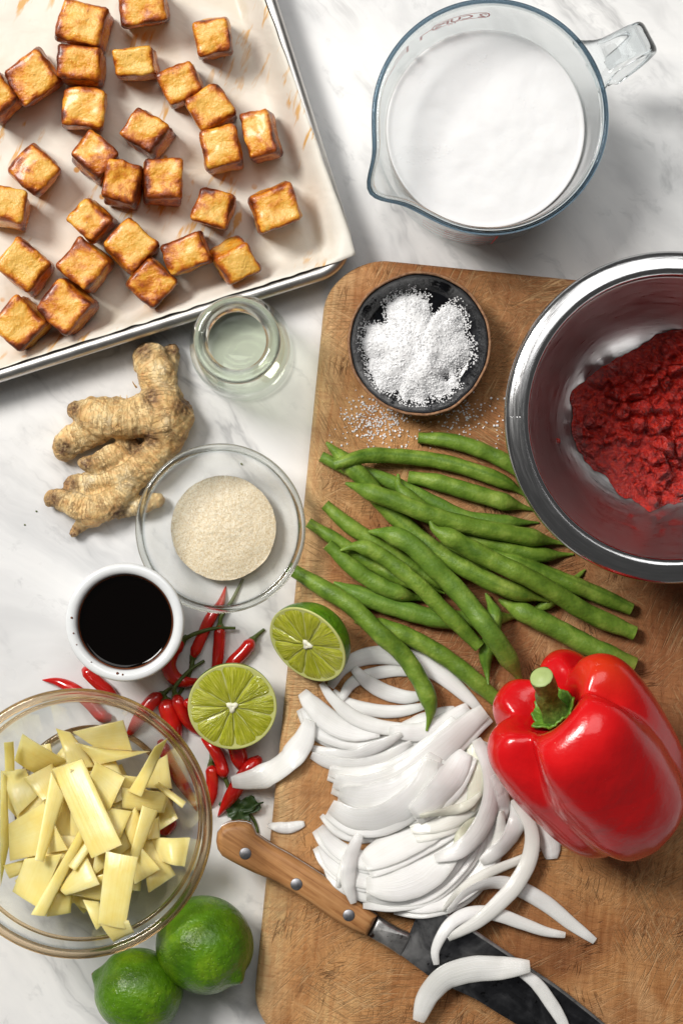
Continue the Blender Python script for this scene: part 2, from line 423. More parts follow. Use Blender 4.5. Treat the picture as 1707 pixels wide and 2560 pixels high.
def mat_onion():
    b = NB('white_onion_flesh'); v = b.shifted()
    s = b.attr('s'); t = b.attr('t')
    wav = b.math('MULTIPLY', b.noise(v, 70, 2), .25)
    pv = b.n('CombineXYZ', {0: b.math('MULTIPLY', b.math('ADD', s, wav), 9), 1: b.math('MULTIPLY', t, .6), 2: b.math('MULTIPLY', b.rnd(), 40)}).outputs[0]
    n = b.noise(pv, 1.6, 3, .55)
    vein = b.ramp(b.math('ABSOLUTE', b.math('SUBTRACT', n, .5)), [(0, 1.0), (.03, .4), (.08, 0.0)])
    c = b.ramp(b.noise(v, 45, 2), [(.35, (.90, .90, .875)), (.6, (.95, .95, .94))])
    c = b.mix(b.math('MULTIPLY', vein, .34), c, (.74, .74, .68))
    g = b.attr('green')
    c = b.mix(b.math('MULTIPLY', g, .42), c, (.66, .67, .30))
    pb = b.pbr(c, .16, sss=.25, sssr=(1, 1, 1), ssss=.0015, normal=b.bump(n, .0004, .5), spec=.5)
    tl = b.n('BsdfTransparent', {'Color': (.97, .97, .95)}).outputs[0]
    return b.done(b.n('MixShader', {0: b.math('ADD', .10, b.math('MULTIPLY', b.attr('edge'), .45)), 1: pb, 2: tl}).outputs[0])
MAT['onion'] = mat_onion()
def mat_bamboo():
    b = NB('pale_bamboo_shoot'); v = b.shifted()
    n = b.noise(v, 70, 3, .5); f = b.noise(b.map(v, (160, 160, 160)), 1, 4, .6)
    c = b.ramp(n, [(.3, (.89, .66, .18)), (.55, (.93, .76, .30)), (.8, (.95, .83, .44))])
    fib = b.noise(b.n('CombineXYZ', {0: b.math('MULTIPLY', b.attr('s'), 7.0), 1: b.math('MULTIPLY', b.noise(v, 60, 2), 1.2), 2: b.math('MULTIPLY', b.rnd(), 40.0)}).outputs[0], 1.0, 4, .6)
    c = b.mix(.2, c, b.ramp(fib, [(.3, (.78, .52, .11)), (.6, (.90, .74, .31))]))
    c = b.mix(b.math('MULTIPLY', b.rnd(), .35), c, (.88, .73, .30))
    return b.done(b.pbr(c, .26, sss=.6, sssr=(1, .85, .45), ssss=.008, normal=b.bump(b.math('ADD', f, fib), .0004, .4), spec=.4))
MAT['bamboo'] = mat_bamboo()
def mat_ginger():
    b = NB('papery_ginger_skin'); v = b.obj()
    n = b.noise(v, 75, 5, .62, .4); f = b.noise(v, 420, 4, .65)
    c = b.ramp(n, [(.26, (.48, .25, .08)), (.40, (.74, .47, .19)), (.56, (.86, .63, .31)), (.76, (.92, .78, .52))])
    c = b.mix(.5, c, b.ramp(f, [(.3, (.28, .24, .2)), (.5, (.5, .5, .5)), (.7, (.62, .63, .64))]), 'OVERLAY')
    # rings and papery scales
    w = b.attr('ring')
    pv = b.n('CombineXYZ', {0: b.math('MULTIPLY', w, 1.0), 1: b.math('MULTIPLY', b.noise(v, 110, 4), 4.5), 2: 0.0}).outputs[0]
    rn = b.noise(pv, .9, 4, .6)
    ln = b.ramp(b.math('ABSOLUTE', b.math('SUBTRACT', rn, .5)), [(0, 1.0), (.03, .4), (.07, 0)])
    c = b.mix(b.math('MULTIPLY', b.math('MULTIPLY', ln, b.ramp(b.noise(v, 130, 2), [(.45, 0.0), (.62, 1.0)])), .7), c, (.24, .105, .04))
    cav = b.attr('tip')
    c = b.mix(b.math('MULTIPLY', cav, b.ramp(f, [(.35, .35), (.6, 1.0)])), c, (.13, .06, .03))
    patch = b.ramp(b.noise(b.map(v, loc=(3, 1, 2)), 48, 4, .6), [(.55, 0.0), (.68, 1.0)])
    c = b.mix(b.math('MULTIPLY', patch, .28), c, (.44, .23, .10))
    h = b.math('SUBTRACT', b.math('ADD', b.math('MULTIPLY', f, .7), n), b.math('MULTIPLY', ln, .5))
    return b.done(b.pbr(c, .5, normal=b.bump(h, .0011, .75), spec=.35))
MAT['ginger'] = mat_ginger()

# ------------------------------------------------------------------ object helpers
def setp(o, label=None, cat=None, group=None, kind=None):
    if label: o['label'] = label
    if cat: o['category'] = cat
    if group: o['group'] = group
    if kind: o['kind'] = kind
    return o
def empty(name, loc, label, cat, group=None):
    o = bpy.data.objects.new(name, None); COL.objects.link(o); o.location = loc
    o.empty_display_size = .01
    return setp(o, label, cat, group)
def make(name, verts, faces, mat, parent=None, smooth=True, attrs=None, origin=None, sharp=None):
    v = np.asarray([tuple(p) for p in verts], dtype=float)
    if parent is not None and origin is None:
        off = np.array(parent['_w'] if '_w' in parent else parent.location)
    elif origin is not None: off = np.array(origin)
    else: off = np.array([v[:, 0].mean(), v[:, 1].mean(), v[:, 2].min()])
    me = bpy.data.meshes.new(name)
    me.from_pydata((v - off).tolist(), [], [tuple(f) for f in faces])
    me.update()
    if smooth: me.polygons.foreach_set('use_smooth', [True] * len(me.polygons))
    me.materials.append(MAT[mat])
    for k, a in (attrs or {}).items():
        at = me.attributes.new(k, 'FLOAT', 'POINT'); at.data.foreach_set('value', np.asarray(a, dtype=np.float32))
    o = bpy.data.objects.new(name, me); COL.objects.link(o)
    if parent is not None:
        o.parent = parent
        if origin is not None: o.location = Vector(off) - wloc(parent)
    else: o.location = off
    if sharp is not None: me.set_sharp_from_angle(angle=R(sharp))
    return o
def wloc(o):
    return o.location + (wloc(o.parent) if o.parent else Vector((0, 0, 0)))
def child(name, verts, faces, mat, parent, **kw):
    """a part: its mesh is given in world metres, its origin sits on its thing's origin"""
    return make(name, verts, faces, mat, parent, origin=tuple(wloc(parent)), **kw)

def lathe(profile, c, n=96, closed=False, rmod=None):
    """profile [(r,z)], c = (x,y,z0). rmod(theta, r, z)->(r,z)"""
    V = []; F = []; k = len(profile)
    for i in range(n):
        a = 2 * math.pi * i / n
        for (r, z) in profile:
            if rmod: r, z = rmod(a, r, z)
            V.append((c[0] + r * math.cos(a), c[1] + r * math.sin(a), c[2] + z))
    for i in range(n):
        j = (i + 1) % n
        for q in range(k if closed else k - 1):
            p = (q + 1) % k
            F.append((i * k + q, j * k + q, j * k + p, i * k + p))
    return V, F
def smoothpts(pts, n):
    """Catmull-Rom through pts, n samples evenly spaced in parameter length"""
    p = np.asarray(pts, dtype=float)
    if len(p) == 2:
        t = np.linspace(0, 1, n)[:, None]; return p[0] * (1 - t) + p[1] * t
    q = np.vstack([2 * p[0] - p[1], p, 2 * p[-1] - p[-2]])
    out = []
    for i in range(1, len(q) - 2):
        for u in np.linspace(0, 1, 24, endpoint=False):
            a, b_, c, d = q[i - 1], q[i], q[i + 1], q[i + 2]
            out.append(.5 * ((2 * b_) + (-a + c) * u + (2 * a - 5 * b_ + 4 * c - d) * u * u + (-a + 3 * b_ - 3 * c + d) * u ** 3))
    out.append(p[-1]); out = np.array(out)
    s = np.concatenate([[0], np.cumsum(np.linalg.norm(np.diff(out, axis=0), axis=1))])
    t = np.linspace(0, s[-1], n)
    return np.stack([np.interp(t, s, out[:, k]) for k in range(out.shape[1])], axis=1)
def frames(c):
    T = np.gradient(c, axis=0); T /= np.linalg.norm(T, axis=1)[:, None] + 1e-12
    ref = np.array([0, 0, 1.0])
    N = np.cross(ref, T); ln = np.linalg.norm(N, axis=1)
    bad = ln < .15
    if bad.any():
        N[bad] = np.cross(np.array([0.3, 1.0, 0]), T[bad]); ln = np.linalg.norm(N, axis=1)
    N /= ln[:, None] + 1e-12
    B = np.cross(T, N)
    return T, N, B
def tube(c, r, n=16, mod=None, cap=True):
    """tube round centre line c (k,3), radii r; mod(i,theta)->radius factor"""
    c = np.asarray(c); k = len(c); T, N, B = frames(c); V = []; F = []
    for i in range(k):
        for j in range(n):
            a = 2 * math.pi * j / n
            rr = r[i] * (mod(i, a) if mod else 1)
            V.append(c[i] + N[i] * rr * math.cos(a) + B[i] * rr * math.sin(a))
    for i in range(k - 1):
        for j in range(n):
            m = (j + 1) % n
            F.append((i * n + j, i * n + m, (i + 1) * n + m, (i + 1) * n + j))
    if cap:
        for i, rev in ((0, True), (k - 1, False)):
            ci = len(V); V.append(c[i])
            for j in range(n):
                m = (j + 1) % n; a, b_ = i * n + j, i * n + m
                F.append((b_, a, ci) if rev else (a, b_, ci))
    return V, F
def nz(p, s, seed=0.0):
    return mn.noise(Vector((p[0] * s + seed, p[1] * s + seed * 1.7, p[2] * s - seed)))
def sstep(x, a, b):
    t = min(1, max(0, (x - a) / (b - a))); return t * t * (3 - 2 * t)

# height field of what is already lying there, so that later things rest on it
class HM:
    x0, y0, s = -.26, -.36, .001
    H = np.zeros((730, 530))
    @classmethod
    def idx(c, x, y):
        return (np.clip(((np.asarray(y) - c.y0) / c.s).round().astype(int), 0, 729), np.clip(((np.asarray(x) - c.x0) / c.s).round().astype(int), 0, 529))
    @classmethod
    def get(c, x, y): return c.H[c.idx(x, y)]
    @classmethod
    def put(c, x, y, z):
        i, j = c.idx(x, y); np.maximum.at(c.H, (i.ravel(), j.ravel()), np.asarray(z).ravel())
    @classmethod
    def grid(c):
        X, Y = np.meshgrid(c.x0 + c.s * np.arange(530), c.y0 + c.s * np.arange(730)); return X, Y
def gauss(a, sig):
    n = int(3 * sig) + 1; k = np.exp(-.5 * (np.arange(-n, n + 1) / sig) ** 2); k /= k.sum()
    return np.convolve(np.pad(a, n, mode='edge'), k, mode='valid')
def drape(px, hw, rnd, zbase, n, sag=6.0, roll_max=.5):
    """rest a strip with half-width hw(t) on the height field; rnd = half thickness for round things (or None for flat ones)"""
    p = smoothpts(px, n); t = np.linspace(0, 1, n)
    w = np.array([hw(x) for x in t]); z = np.full(n, zbase); roll = np.zeros(n)
    for it in range(3):
        XY = np.array([P(a[0], a[1], zz)[:2] for a, zz in zip(p, z)])
        T = np.gradient(XY, axis=0); T /= np.linalg.norm(T, axis=1)[:, None]
        N = np.stack([-T[:, 1], T[:, 0]], 1)
        S = np.linspace(-.9, .9, 7)
        h = np.stack([HM.get(XY[:, 0] + N[:, 0] * s * w, XY[:, 1] + N[:, 1] * s * w) for s in S], 1)
        if rnd is not None:
            req = (h - (w[:, None] - np.sqrt(np.maximum(0, w[:, None] ** 2 * (1 - S[None] ** 2))))).max(1)
        else:
            sl = ((h - h.mean(1)[:, None]) * S[None]).sum(1) / (S ** 2).sum()
            sl = np.clip(gauss(sl / np.maximum(w, 1e-4), 5), -roll_max, roll_max)
            roll = np.arctan(sl)
            req = np.sort(h - (sl * w)[:, None] * S[None], axis=1)[:, -2]
        zz = req.copy()
        for _ in range(4): zz = np.maximum(gauss(zz, sag), req - .0003)
        zz = gauss(zz, 2.0)
        z = zz + (w if rnd is not None else 0)
    return XY, zz, N, w, roll, t

# ================================================================== THE SETTING
V = [(x, y, 0) for y in (-1.6, 1.6) for x in (-1.6, 1.6)]
counter = make('countertop', V, [(0, 1, 3, 2)], 'marble', origin=(0, 0, 0), smooth=False)
setp(counter, 'white marble countertop with soft grey diagonal veins', 'countertop', kind='structure')

# ------------------------------------------------------------------ chopping board
BZ = .022
b0 = P(822, 634, BZ)                       # square corner, upper left
ang_b = R(-5.75)
bx = Vector((math.cos(ang_b), math.sin(ang_b), 0)); by = Vector((math.sin(ang_b), -math.cos(ang_b), 0))
BW, BL = .30, .455
def rrect(x0, y0, x1, y1, rad, n=14):
    pts = []
    for cx, cy, a0 in ((x1 - rad, y0 + rad, -90), (x1 - rad, y1 - rad, 0), (x0 + rad, y1 - rad, 90), (x0 + rad, y0 + rad, 180)):
        for i in range(n + 1):
            a = R(a0 + 90 * i / n); pts.append((cx + rad * math.cos(a), cy + rad * math.sin(a)))
    return pts
def loft(loops, cap0=True, cap1=True):
    n = len(loops[0]); V = [p for l in loops for p in l]; F = []
    for i in range(len(loops) - 1):
        for j in range(n):
            m = (j + 1) % n; F.append((i * n + j, i * n + m, (i + 1) * n + m, (i + 1) * n + j))
    if cap0: F.append(tuple(range(n))[::-1])
    if cap1: F.append(tuple(range((len(loops) - 1) * n, len(loops) * n)))
    return V, F
prof = [(.004, 0), (.001, .0015), (0, .005), (0, .014), (.0006, .018), (.002, .0204), (.0045, .0217), (.007, BZ)]
loops = []
for ins, z in prof:
    l = []
    for k, (x, y) in enumerate(rrect(ins, ins, BW - ins, BL - ins, .034 - ins)):
        wv = .0009 * mn.noise(Vector((x * 30, y * 30, 0)))
        p = b0 + bx * (x + wv) + by * (y + wv); l.append((p.x, p.y, z))
    loops.append(l)
V, F = loft(loops)
# the texture runs along the board, so the board carries its rotation
bo = np.array([(Matrix.Rotation(-ang_b, 3, 'Z') @ (Vector(v) - Vector((b0.x, b0.y, 0)))) for v in V])
board = make('chopping_board', bo, F, 'board', origin=(0, 0, 0), sharp=50)
board.location = (b0.x, b0.y, 0); board.rotation_euler = (0, 0, ang_b)
setp(board, 'worn golden brown wooden chopping board with rounded corners and knife scars', 'chopping board')
X, Y = HM.grid()
lx = (X - b0.x) * bx.x + (Y - b0.y) * bx.y; ly = (X - b0.x) * by.x + (Y - b0.y) * by.y
ins = (lx > 0) & (lx < BW) & (ly > 0) & (ly < BL)
HM.H[ins] = BZ

# ------------------------------------------------------------------ sheet pan, parchment, tofu
ang_p = R(17.6); pc = P(906, 668, .024)
pu = Vector((math.cos(ang_p), math.sin(ang_p), 0)); pv = Vector((-math.sin(ang_p), math.cos(ang_p), 0))
def PAN(x, y, z): q = Vector((pc.x, pc.y, 0)) + pu * x + pv * y; return (q.x, q.y, z)
PW, PL = .36, .265
pan = empty('sheet_pan', PAN(-PW / 2, PL / 2, 0), 'silver aluminium sheet pan with rolled rim lined with parchment', 'sheet pan')
def panloop(i, z, R0=.024): return [PAN(x, y, z) for x, y in rrect(-PW + i, i, -i, PL - i, max(R0 - i, .006))]
body = [(.0075, .0205), (.0085, .018), (.0145, .0045), (.0165, .0028), (.020, .0024)]
under = [(.0195, .0004), (.0155, .0010), (.0135, .0035), (.0077, .0165), (.006, .019)]
V, F = loft([panloop(i, z) for i, z in under[::-1]] , False, False)
V1, F1 = loft([panloop(i, z) for i, z in body], False, True)
F += [tuple(q + len(V) for q in f) for f in F1]; V += V1
child('pan_body', V, F, 'alu', pan, sharp=40)
bead = [panloop(.0043 - .0043 * math.cos(a), .0203 + .0043 * math.sin(a)) for a in np.linspace(-.6 * math.pi + .0, 1.4 * math.pi, 17)[:-1]]
bead.append(bead[0]); V, F = loft(bead, False, False)
child('rolled_rim', V, F, 'alu', pan)

def paper_z(i): return .0040 + .0228 * sstep(.0225 - i, 0, .0185)
NX, NY = 150, 110; V = []
for b_ in range(NY + 1):
    for a in range(NX + 1):
        fa, fb = a / NX, b_ / NY
        y = .0095 + fb * (PL - .018)
        ir = float(np.interp(y, [0, .012, .03, .06, .12, .17, .25], [.002, .0015, .0012, .0028, .0050, .0075, .008])) + .0006 * mn.noise(Vector((y * 70, 3, 0)))
        x = -PW + .012 + fa * (PW - .012 - ir)
        ib = .0074 + .0012 * mn.noise(Vector((x * 45, 9, 0))) + .0010 * mn.noise(Vector((x * 130, 4, 0)))
        y = max(ib + fb * (PL - .018), 0)
        d_r, d_b = -x, y
        i = min(d_r, d_b, x + PW, PL - y)
        if d_r < .024 and d_b < .024: i = min(i, .024 - math.hypot(.024 - d_r, .024 - d_b))
        # soft corner
        z = max(paper_z(i), 0)
        edge = sstep(.03 - d_b, 0, .02)
        z += .0006 * mn.noise(Vector((x * 60, y * 60, 1))) + edge * (.0008 * mn.noise(Vector((x * 90, y * 50, 5))) + .0004 * mn.noise(Vector((x * 260, y * 100, 6))))
        z += sstep(.028 - d_r, 0, .02) * .0009 * mn.noise(Vector((x * 40, y * 55, 8)))
        z = max(z, .0034) + .0003 * (1 if i < .012 else 0)
        V.append(PAN(x, y, z))
F = [(b_ * (NX + 1) + a, b_ * (NX + 1) + a + 1, (b_ + 1) * (NX + 1) + a + 1, (b_ + 1) * (NX + 1) + a) for b_ in range(NY) for a in range(NX)]
paper = make('parchment_paper', V, F, 'paper')
sd = paper.modifiers.new('thickness', 'SOLIDIFY'); sd.thickness = .00018; sd.offset = 1
setp(paper, 'cream baking parchment with oily orange drips lining the sheet pan', 'parchment')

# x, y of the top face (displayed pixels), width, depth, turn, (tilt about image x, image y), extra label
TG = 'golden seared tofu cubes on the parchment'
TL = 'golden brown seared tofu cube lying on the oily parchment'
TOFU = [
 (189, 50, 104, 86, 12, 0, 0, None), (325, 5, 98, 78, -8, 4, 0, None),
 (486, 76, 74, 82, -10, 6, 0, 'tall seared tofu cube beside the orange drips, apart from the rest near the pan side'),
 (70, 168, 96, 88, -35, 5, 2, None), (183, 142, 88, 74, 4, 3, 0, None),
 (309, 137, 92, 62, -4, 10, 0, 'small darker seared tofu cube with brown top and broad pale front'), (188, 243, 88, 80, 5, 4, 0, None),
 (414, 186, 86, 74, -24, 6, -2, None), (482, 243, 82, 76, -30, 0, 6, 'reddish seared tofu cube wedged between three others'), (506, 335, 78, 86, -11, 3, 2, None),
 (598, 303, 64, 96, -15, 2, -8, 'narrow seared tofu cube with a dark glossy left side, nearest the pan side'),
 (335, 299, 86, 80, 32, 0, 0, None), (212, 353, 84, 76, 42, 2, 2, None), (278, 416, 74, 82, 14, 4, 4, None),
 (370, 410, 82, 88, 0, 2, 3, None), (74, 383, 92, 84, 42, 3, 3, None), (8, 470, 86, 76, 10, 0, 4, None),
 (489, 472, 76, 80, 15, 2, 4, None), (629, 469, 92, 88, -22, 4, 2, 'square seared tofu cube standing alone by the pan corner'),
 (207, 500, 80, 72, 42, 2, 0, None), (296, 560, 88, 82, 43, 2, 2, None), (427, 576, 92, 72, -20, 4, 0, None),
 (536, 592, 78, 72, -27, 16, 10, 'tilted seared tofu cube against the pan rim showing its pale side'),
 (192, 603, 88, 80, 40, 2, 2, None), (344, 644, 84, 82, 42, 8, 2, None),
 (53, 608, 92, 84, 40, 4, 4, None), (152, 700, 92, 90, 42, 3, 0, None), (46, 738, 94, 88, 42, 6, 2, None),
 (-14, 214, 82, 76, 50, 2, 4, None)]
def roundbox(n, rr):
    idx = {}; V = []; F = []
    def vid(p):
        k = tuple(round(x, 5) for x in p)
        if k not in idx: idx[k] = len(V); V.append(k)
        return idx[k]
    g = np.linspace(-1, 1, n + 1)
    for ax in range(3):
        for sg in (-1, 1):
            for i in range(n):
                for j in range(n):
                    q = []
                    for a, b_ in ((i, j), (i + 1, j), (i + 1, j + 1), (i, j + 1)):
                        p = [0, 0, 0]; p[ax] = sg; p[(ax + 1) % 3] = g[a]; p[(ax + 2) % 3] = g[b_]; q.append(vid(p))
                    F.append(tuple(q) if sg > 0 else tuple(q[::-1]))
    return np.array(V), F
TV, TF = roundbox(12, .2)
for k, (dx, dy, w, d, turn, tx, ty, lab) in enumerate(TOFU):
    rs = np.random.RandomState(100 + k)
    h = .0275 + rs.uniform(-.0015, .0015)
    zt = .0045 + h
    c = P(*CD(dx, dy), zt)
    hx, hy, hz = M(w * 1.0887, zt) / 2 * 1.06, M(d * 1.0887, zt) / 2 * 1.06, h / 2
    half = np.array([hx, hy, hz]); out = []; brown = []
    rr = .0024
    shear = rs.uniform(-.11, .11, 4); hx *= rs.uniform(.95, 1.06); hy *= rs.uniform(.95, 1.06); half = np.array([hx, hy, hz])
    for p in TV:
        q = p * half
        inn = np.clip(q, -(half - rr), half - rr); dlt = q - inn
        ln = np.linalg.norm(dlt)
        if ln > 0: q = inn + dlt / ln * rr
        q = q + np.array([shear[0] * q[2] + shear[2] * q[1] * .6, shear[1] * q[2], shear[3] * q[0] * .8])
        seed = 3.1 * k
        dsp = .0017 * nz(q, 95, seed) + .0008 * nz(q, 260, seed + 5)
        q = q * (1 - .0) + (p / np.linalg.norm(p)) * dsp
        a = np.sort(np.abs(p))[::-1]
        # flat faces stay pale, edges and corners caramelise, flanks are stickier
        e = sstep(a[1], .52, 1.0)
        face = 0.10 if p[2] > .99 else .30
        brown.append(min(1, face + .46 * e + .50 * e * nz(q, 160, seed + 2) + .34 * nz(q, 70, seed + 9)))
        out.append(q)
    rot = Matrix.Rotation(R(tx), 3, 'X') @ Matrix.Rotation(R(ty), 3, 'Y') @ Matrix.Rotation(R(-turn), 3, 'Z')
    out = np.array([rot @ Vector(q) for q in out])
    out[:, 2] += -out[:, 2].min() + .0046
    off = np.array([c.x, c.y, 0])
    o = make('tofu_cube', out + off, TF, 'tofu', attrs={'brown': brown})
    setp(o, lab or TL, 'tofu', TG)

# ------------------------------------------------------------------ measuring jug with coconut milk
JZ = .105; jc = P(1225, 291, JZ); JC = (jc.x, jc.y)
SP = R(212); HD = R(28)
def jug_mod(a, r, z):
    d = (a - SP + math.pi) % (2 * math.pi) - math.pi
    f = sstep(z, .060, .105)
    r2 = r + f * (.0100 * math.exp(-(d / .17) ** 2) + .0030 * math.exp(-(d / .42) ** 2) - .0006 * math.exp(-((abs(d) - .45) / .22) ** 2))
    return r2, z - (.0022 * f * math.exp(-(d / .15) ** 2) * (1 if z > .09 else 0))
def jug_r(z): return float(np.interp(z, [0, .003, .010, .03, .06, .085, .105], [.048, .0530, .0562, .0580, .0593, .0605, .0620]))
zs = [.0, .0012, .004, .008, .014, .022, .03, .04, .05, .06, .07, .08, .088, .095, .100, .104]
outer = [(.0, .0012), (.03, .0012), (.045, .0)] + [(jug_r(z), z) for z in zs[1:]]
inner = [(jug_r(z) - .0049 + .0015 * sstep(z, .07, .10), z) for z in zs[::-1] if z > .006] + [(.046, .0052), (.03, .0046), (0, .0046)]
jug = empty('measuring_jug', (JC[0], JC[1], 0), 'clear glass measuring jug with red print, spout and handle, holding white milk', 'measuring jug')
V, F = lathe(outer + inner, (*JC, 0), 144, rmod=jug_mod)
jug_wall = child('jug_wall', V, F, 'glass', jug)
ring = [(.0616 + .0013 * math.cos(a), .1036 + .0017 * math.sin(a)) for a in np.linspace(0, 2 * math.pi, 14, endpoint=False)]
V, F = lathe(ring, (*JC, 0), 144, closed=True, rmod=jug_mod)
child('rim', V, F, 'glass_painted_dark', jug)
ring = [(.0595 + .0010 * math.cos(a), .1030 + .0014 * math.sin(a)) for a in np.linspace(0, 2 * math.pi, 12, endpoint=False)]
V, F = lathe(ring, (*JC, 0), 144, closed=True, rmod=jug_mod)
child('inner_rim_edge', V, F, 'glass_clear', jug)
# handle: a thick strap that leaves the rim, turns down and curls back
hp = smoothpts([(.059, .0965), (.070, .0985), (.083, .1000), (.0925, .0965), (.0970, .0865), (.0965, .070), (.0915, .052), (.084, .038), (.078, .0335)], 46)
V = []; F = []; K = 20; n = len(hp)
tg = np.gradient(hp, axis=0); tg /= np.linalg.norm(tg, axis=1)[:, None]
for i in range(n):
    u = i / (n - 1); hwid = .0098 + .006 * math.exp(-(u / .08) ** 2) - .0015 * u; ht = .0034 + .0012 * math.exp(-(u / .06) ** 2)
    if u > .96: hwid *= .8; ht *= .7
    nx, nzz = -tg[i][1], tg[i][0]
    for j in range(K):
        a = 2 * math.pi * j / K; e = .75
        sx = math.copysign(abs(math.cos(a)) ** e, math.cos(a)) * hwid; sy = math.copysign(abs(math.sin(a)) ** e, math.sin(a)) * ht
        sy -= .0011 * (1 - (sx / hwid) ** 2) * math.copysign(1, sy)
        rr, zz = hp[i][0] + nx * sy, hp[i][1] + nzz * sy
        V.append((JC[0] + rr * math.cos(HD) - sx * math.sin(HD), JC[1] + rr * math.sin(HD) + sx * math.cos(HD), zz))
for i in range(n - 1):
    for j in range(K):
        m = (j + 1) % K; F.append((i * K + j, i * K + m, (i + 1) * K + m, (i + 1) * K + j))
F.append(tuple(range(K))[::-1]); F.append(tuple(range((n - 1) * K, n * K)))
child('handle', V, F, 'glass_clear', jug)

def on_jug(tx, ty, th0, z0, lift=.00012):
    z = z0 + ty; r, _ = jug_mod(th0 + tx / .058, jug_r(z) + lift, z)
    a = th0 + tx / .058; return (JC[0] + r * math.cos(a), JC[1] + r * math.sin(a), z)
def jug_text(txt, th0, z0, size):
    cu = bpy.data.curves.new('t', 'FONT'); cu.body = txt; cu.size = size; cu.align_x = 'CENTER'; cu.offset = size * .03
    to = bpy.data.objects.new('t', cu); COL.objects.link(to)
    me = bpy.data.meshes.new_from_object(to.evaluated_get(bpy.context.evaluated_depsgraph_get()))
    V = [on_jug(v.co.x, v.co.y, th0, z0) for v in me.vertices]; F = [tuple(p.vertices) for p in me.polygons]
    bpy.data.objects.remove(to); bpy.data.curves.remove(cu); bpy.data.meshes.remove(me)
    return V, F
def jug_line(pts, th0, z0, w):
    p = smooth_poly(pts); V = []; F = []
    for i in range(len(p)):
        t = p[min(i + 1, len(p) - 1)] - p[max(i - 1, 0)]; t = t / (np.linalg.norm(t) + 1e-9); nn = np.array([-t[1], t[0]]) * w / 2
        V += [on_jug(*(p[i] + nn), th0, z0), on_jug(*(p[i] - nn), th0, z0)]
    F = [(2 * i, 2 * i + 1, 2 * i + 3, 2 * i + 2) for i in range(len(p) - 1)]
    return V, F
def smooth_poly(pts):
    out = []
    for a, b_ in zip(pts[:-1], pts[1:]):
        for u in np.linspace(0, 1, 8, endpoint=False): out.append(np.array(a) * (1 - u) + np.array(b_) * u)
    out.append(np.array(pts[-1])); return np.array(out)
def merge(*parts):
    V = []; F = []
    for v, f in parts: F += [tuple(q + len(V) for q in x) for x in f]; V += list(v)
    return V, F
V, F = jug_text('2 CUPS', R(104), .0745, .0090)
child('printed_lettering', V, F, 'red_ink', jug_wall, smooth=False)
cap_ = [(.0125 * 1.0 + .003 * math.cos(a), .0029 + .0046 * math.sin(a)) for a in np.linspace(-math.pi / 2, math.pi / 2, 10)]
box = cap_ + [(-x, y) for x, y in cap_[::-1]] + [cap_[0]]
child('printed_outline', *jug_line(box, R(104), .0750, .0010), 'red_ink', jug_wall, smooth=False)
child('printed_bracket', *jug_line([(.0155, .0029), (.0225, .0029), (.0225, -.005)], R(104), .0750, .0014), 'red_ink', jug_wall, smooth=False)
child('printed_lettering', *jug_text('1½', R(108), .0705, .0040), 'red_ink', jug_wall, smooth=False)
child('printed_lettering', *jug_text('500ml', R(153), .0715, .0060), 'red_ink', jug_wall, smooth=False)
tk = [jug_line([(-.0005, .006), (-.0005, -.006)], R(136), .0760, .0016)] + [jug_line([(0, q), (.010, q)], R(136), .0760, .0010) for q in (.0055, .0015, -.0025)]
child('printed_scale', *merge(*tk), 'red_ink', jug_wall, smooth=False)
tk = [jug_line([(-.014, q), (.014 - .004 * (i % 2), q)], R(262), .05, .0010) for i, q in enumerate((.022, .012, .002, -.009, -.020))] + [jug_line([(.014, .024), (.014, -.022)], R(262), .05, .0009)]
child('printed_scale', *merge(*tk), 'red_ink', jug_wall, smooth=False)
tk = [jug_line([(-.008, q), (.008, q)], R(243), .045, .0008) for q in (.018, .006, -.008)]
child('printed_scale', *merge(*tk), 'red_ink', jug_wall, smooth=False)

MZ = .069
def milk_r(z): return max(jug_r(z) - .0053, .001)
prof = [(0, .0049), (.03, .0049), (.044, .0056)] + [(milk_r(z), z) for z in (.0085, .014, .022, .03, .04, .05, .058, .064, .0682)]
prof += [(milk_r(MZ) - .0006, MZ - .0004), (milk_r(MZ) - .0016, MZ - .0009), (milk_r(MZ) - .004, MZ - .0011)] + [(q, MZ - .0011) for q in np.linspace(.046, 0, 26)]
V, F = lathe(prof, (*JC, 0), 120)
V = [(x, y, z + (.0004 * nz((x, y, 0), 60, 2) + .0002 * nz((x, y, 0), 150, 5) if z > .0670 and math.hypot(x - JC[0], y - JC[1]) < .050 else 0)) for x, y, z in V]
milk = make('coconut_milk', V, F, 'milk')
setp(milk, 'white coconut milk filling the glass measuring jug', 'milk')

# ------------------------------------------------------------------ glass jar with pale liquid
RZ = .088; rc = P(592, 850, RZ); RC = (rc.x, rc.y)
jar = empty('glass_jar', (*RC, 0), 'small clear glass bottle jar of pale liquid by the sheet pan', 'jar')
outp = [(0, .001), (.020, .001), (.0245, 0), (.0275, .0018), (.0285, .006), (.0287, .02), (.0287, .042), (.0280, .052), (.0260, .062), (.0235, .069), (.0222, .074), (.0222, .079)]
inp = [(.0168, .083), (.0170, .076), (.0180, .071), (.0205, .066), (.0230, .060), (.0250, .052), (.0258, .042), (.0258, .02), (.0250, .008), (.022, .0052), (0, .005)]
V, F = lathe(outp + [(.0215, .082)] + inp, (*RC, 0), 96); child('jar_wall', V, F, 'glass_jar', jar)
ring = [(.0196 + .0040 * math.copysign(abs(math.cos(a)) ** .8, math.cos(a)), .0830 + .0050 * math.copysign(abs(math.sin(a)) ** .8, math.sin(a))) for a in np.linspace(0, 2 * math.pi, 20, endpoint=False)]
V, F = lathe(ring, (*RC, 0), 96, closed=True); child('rolled_lip', V, F, 'glass_green', jar)
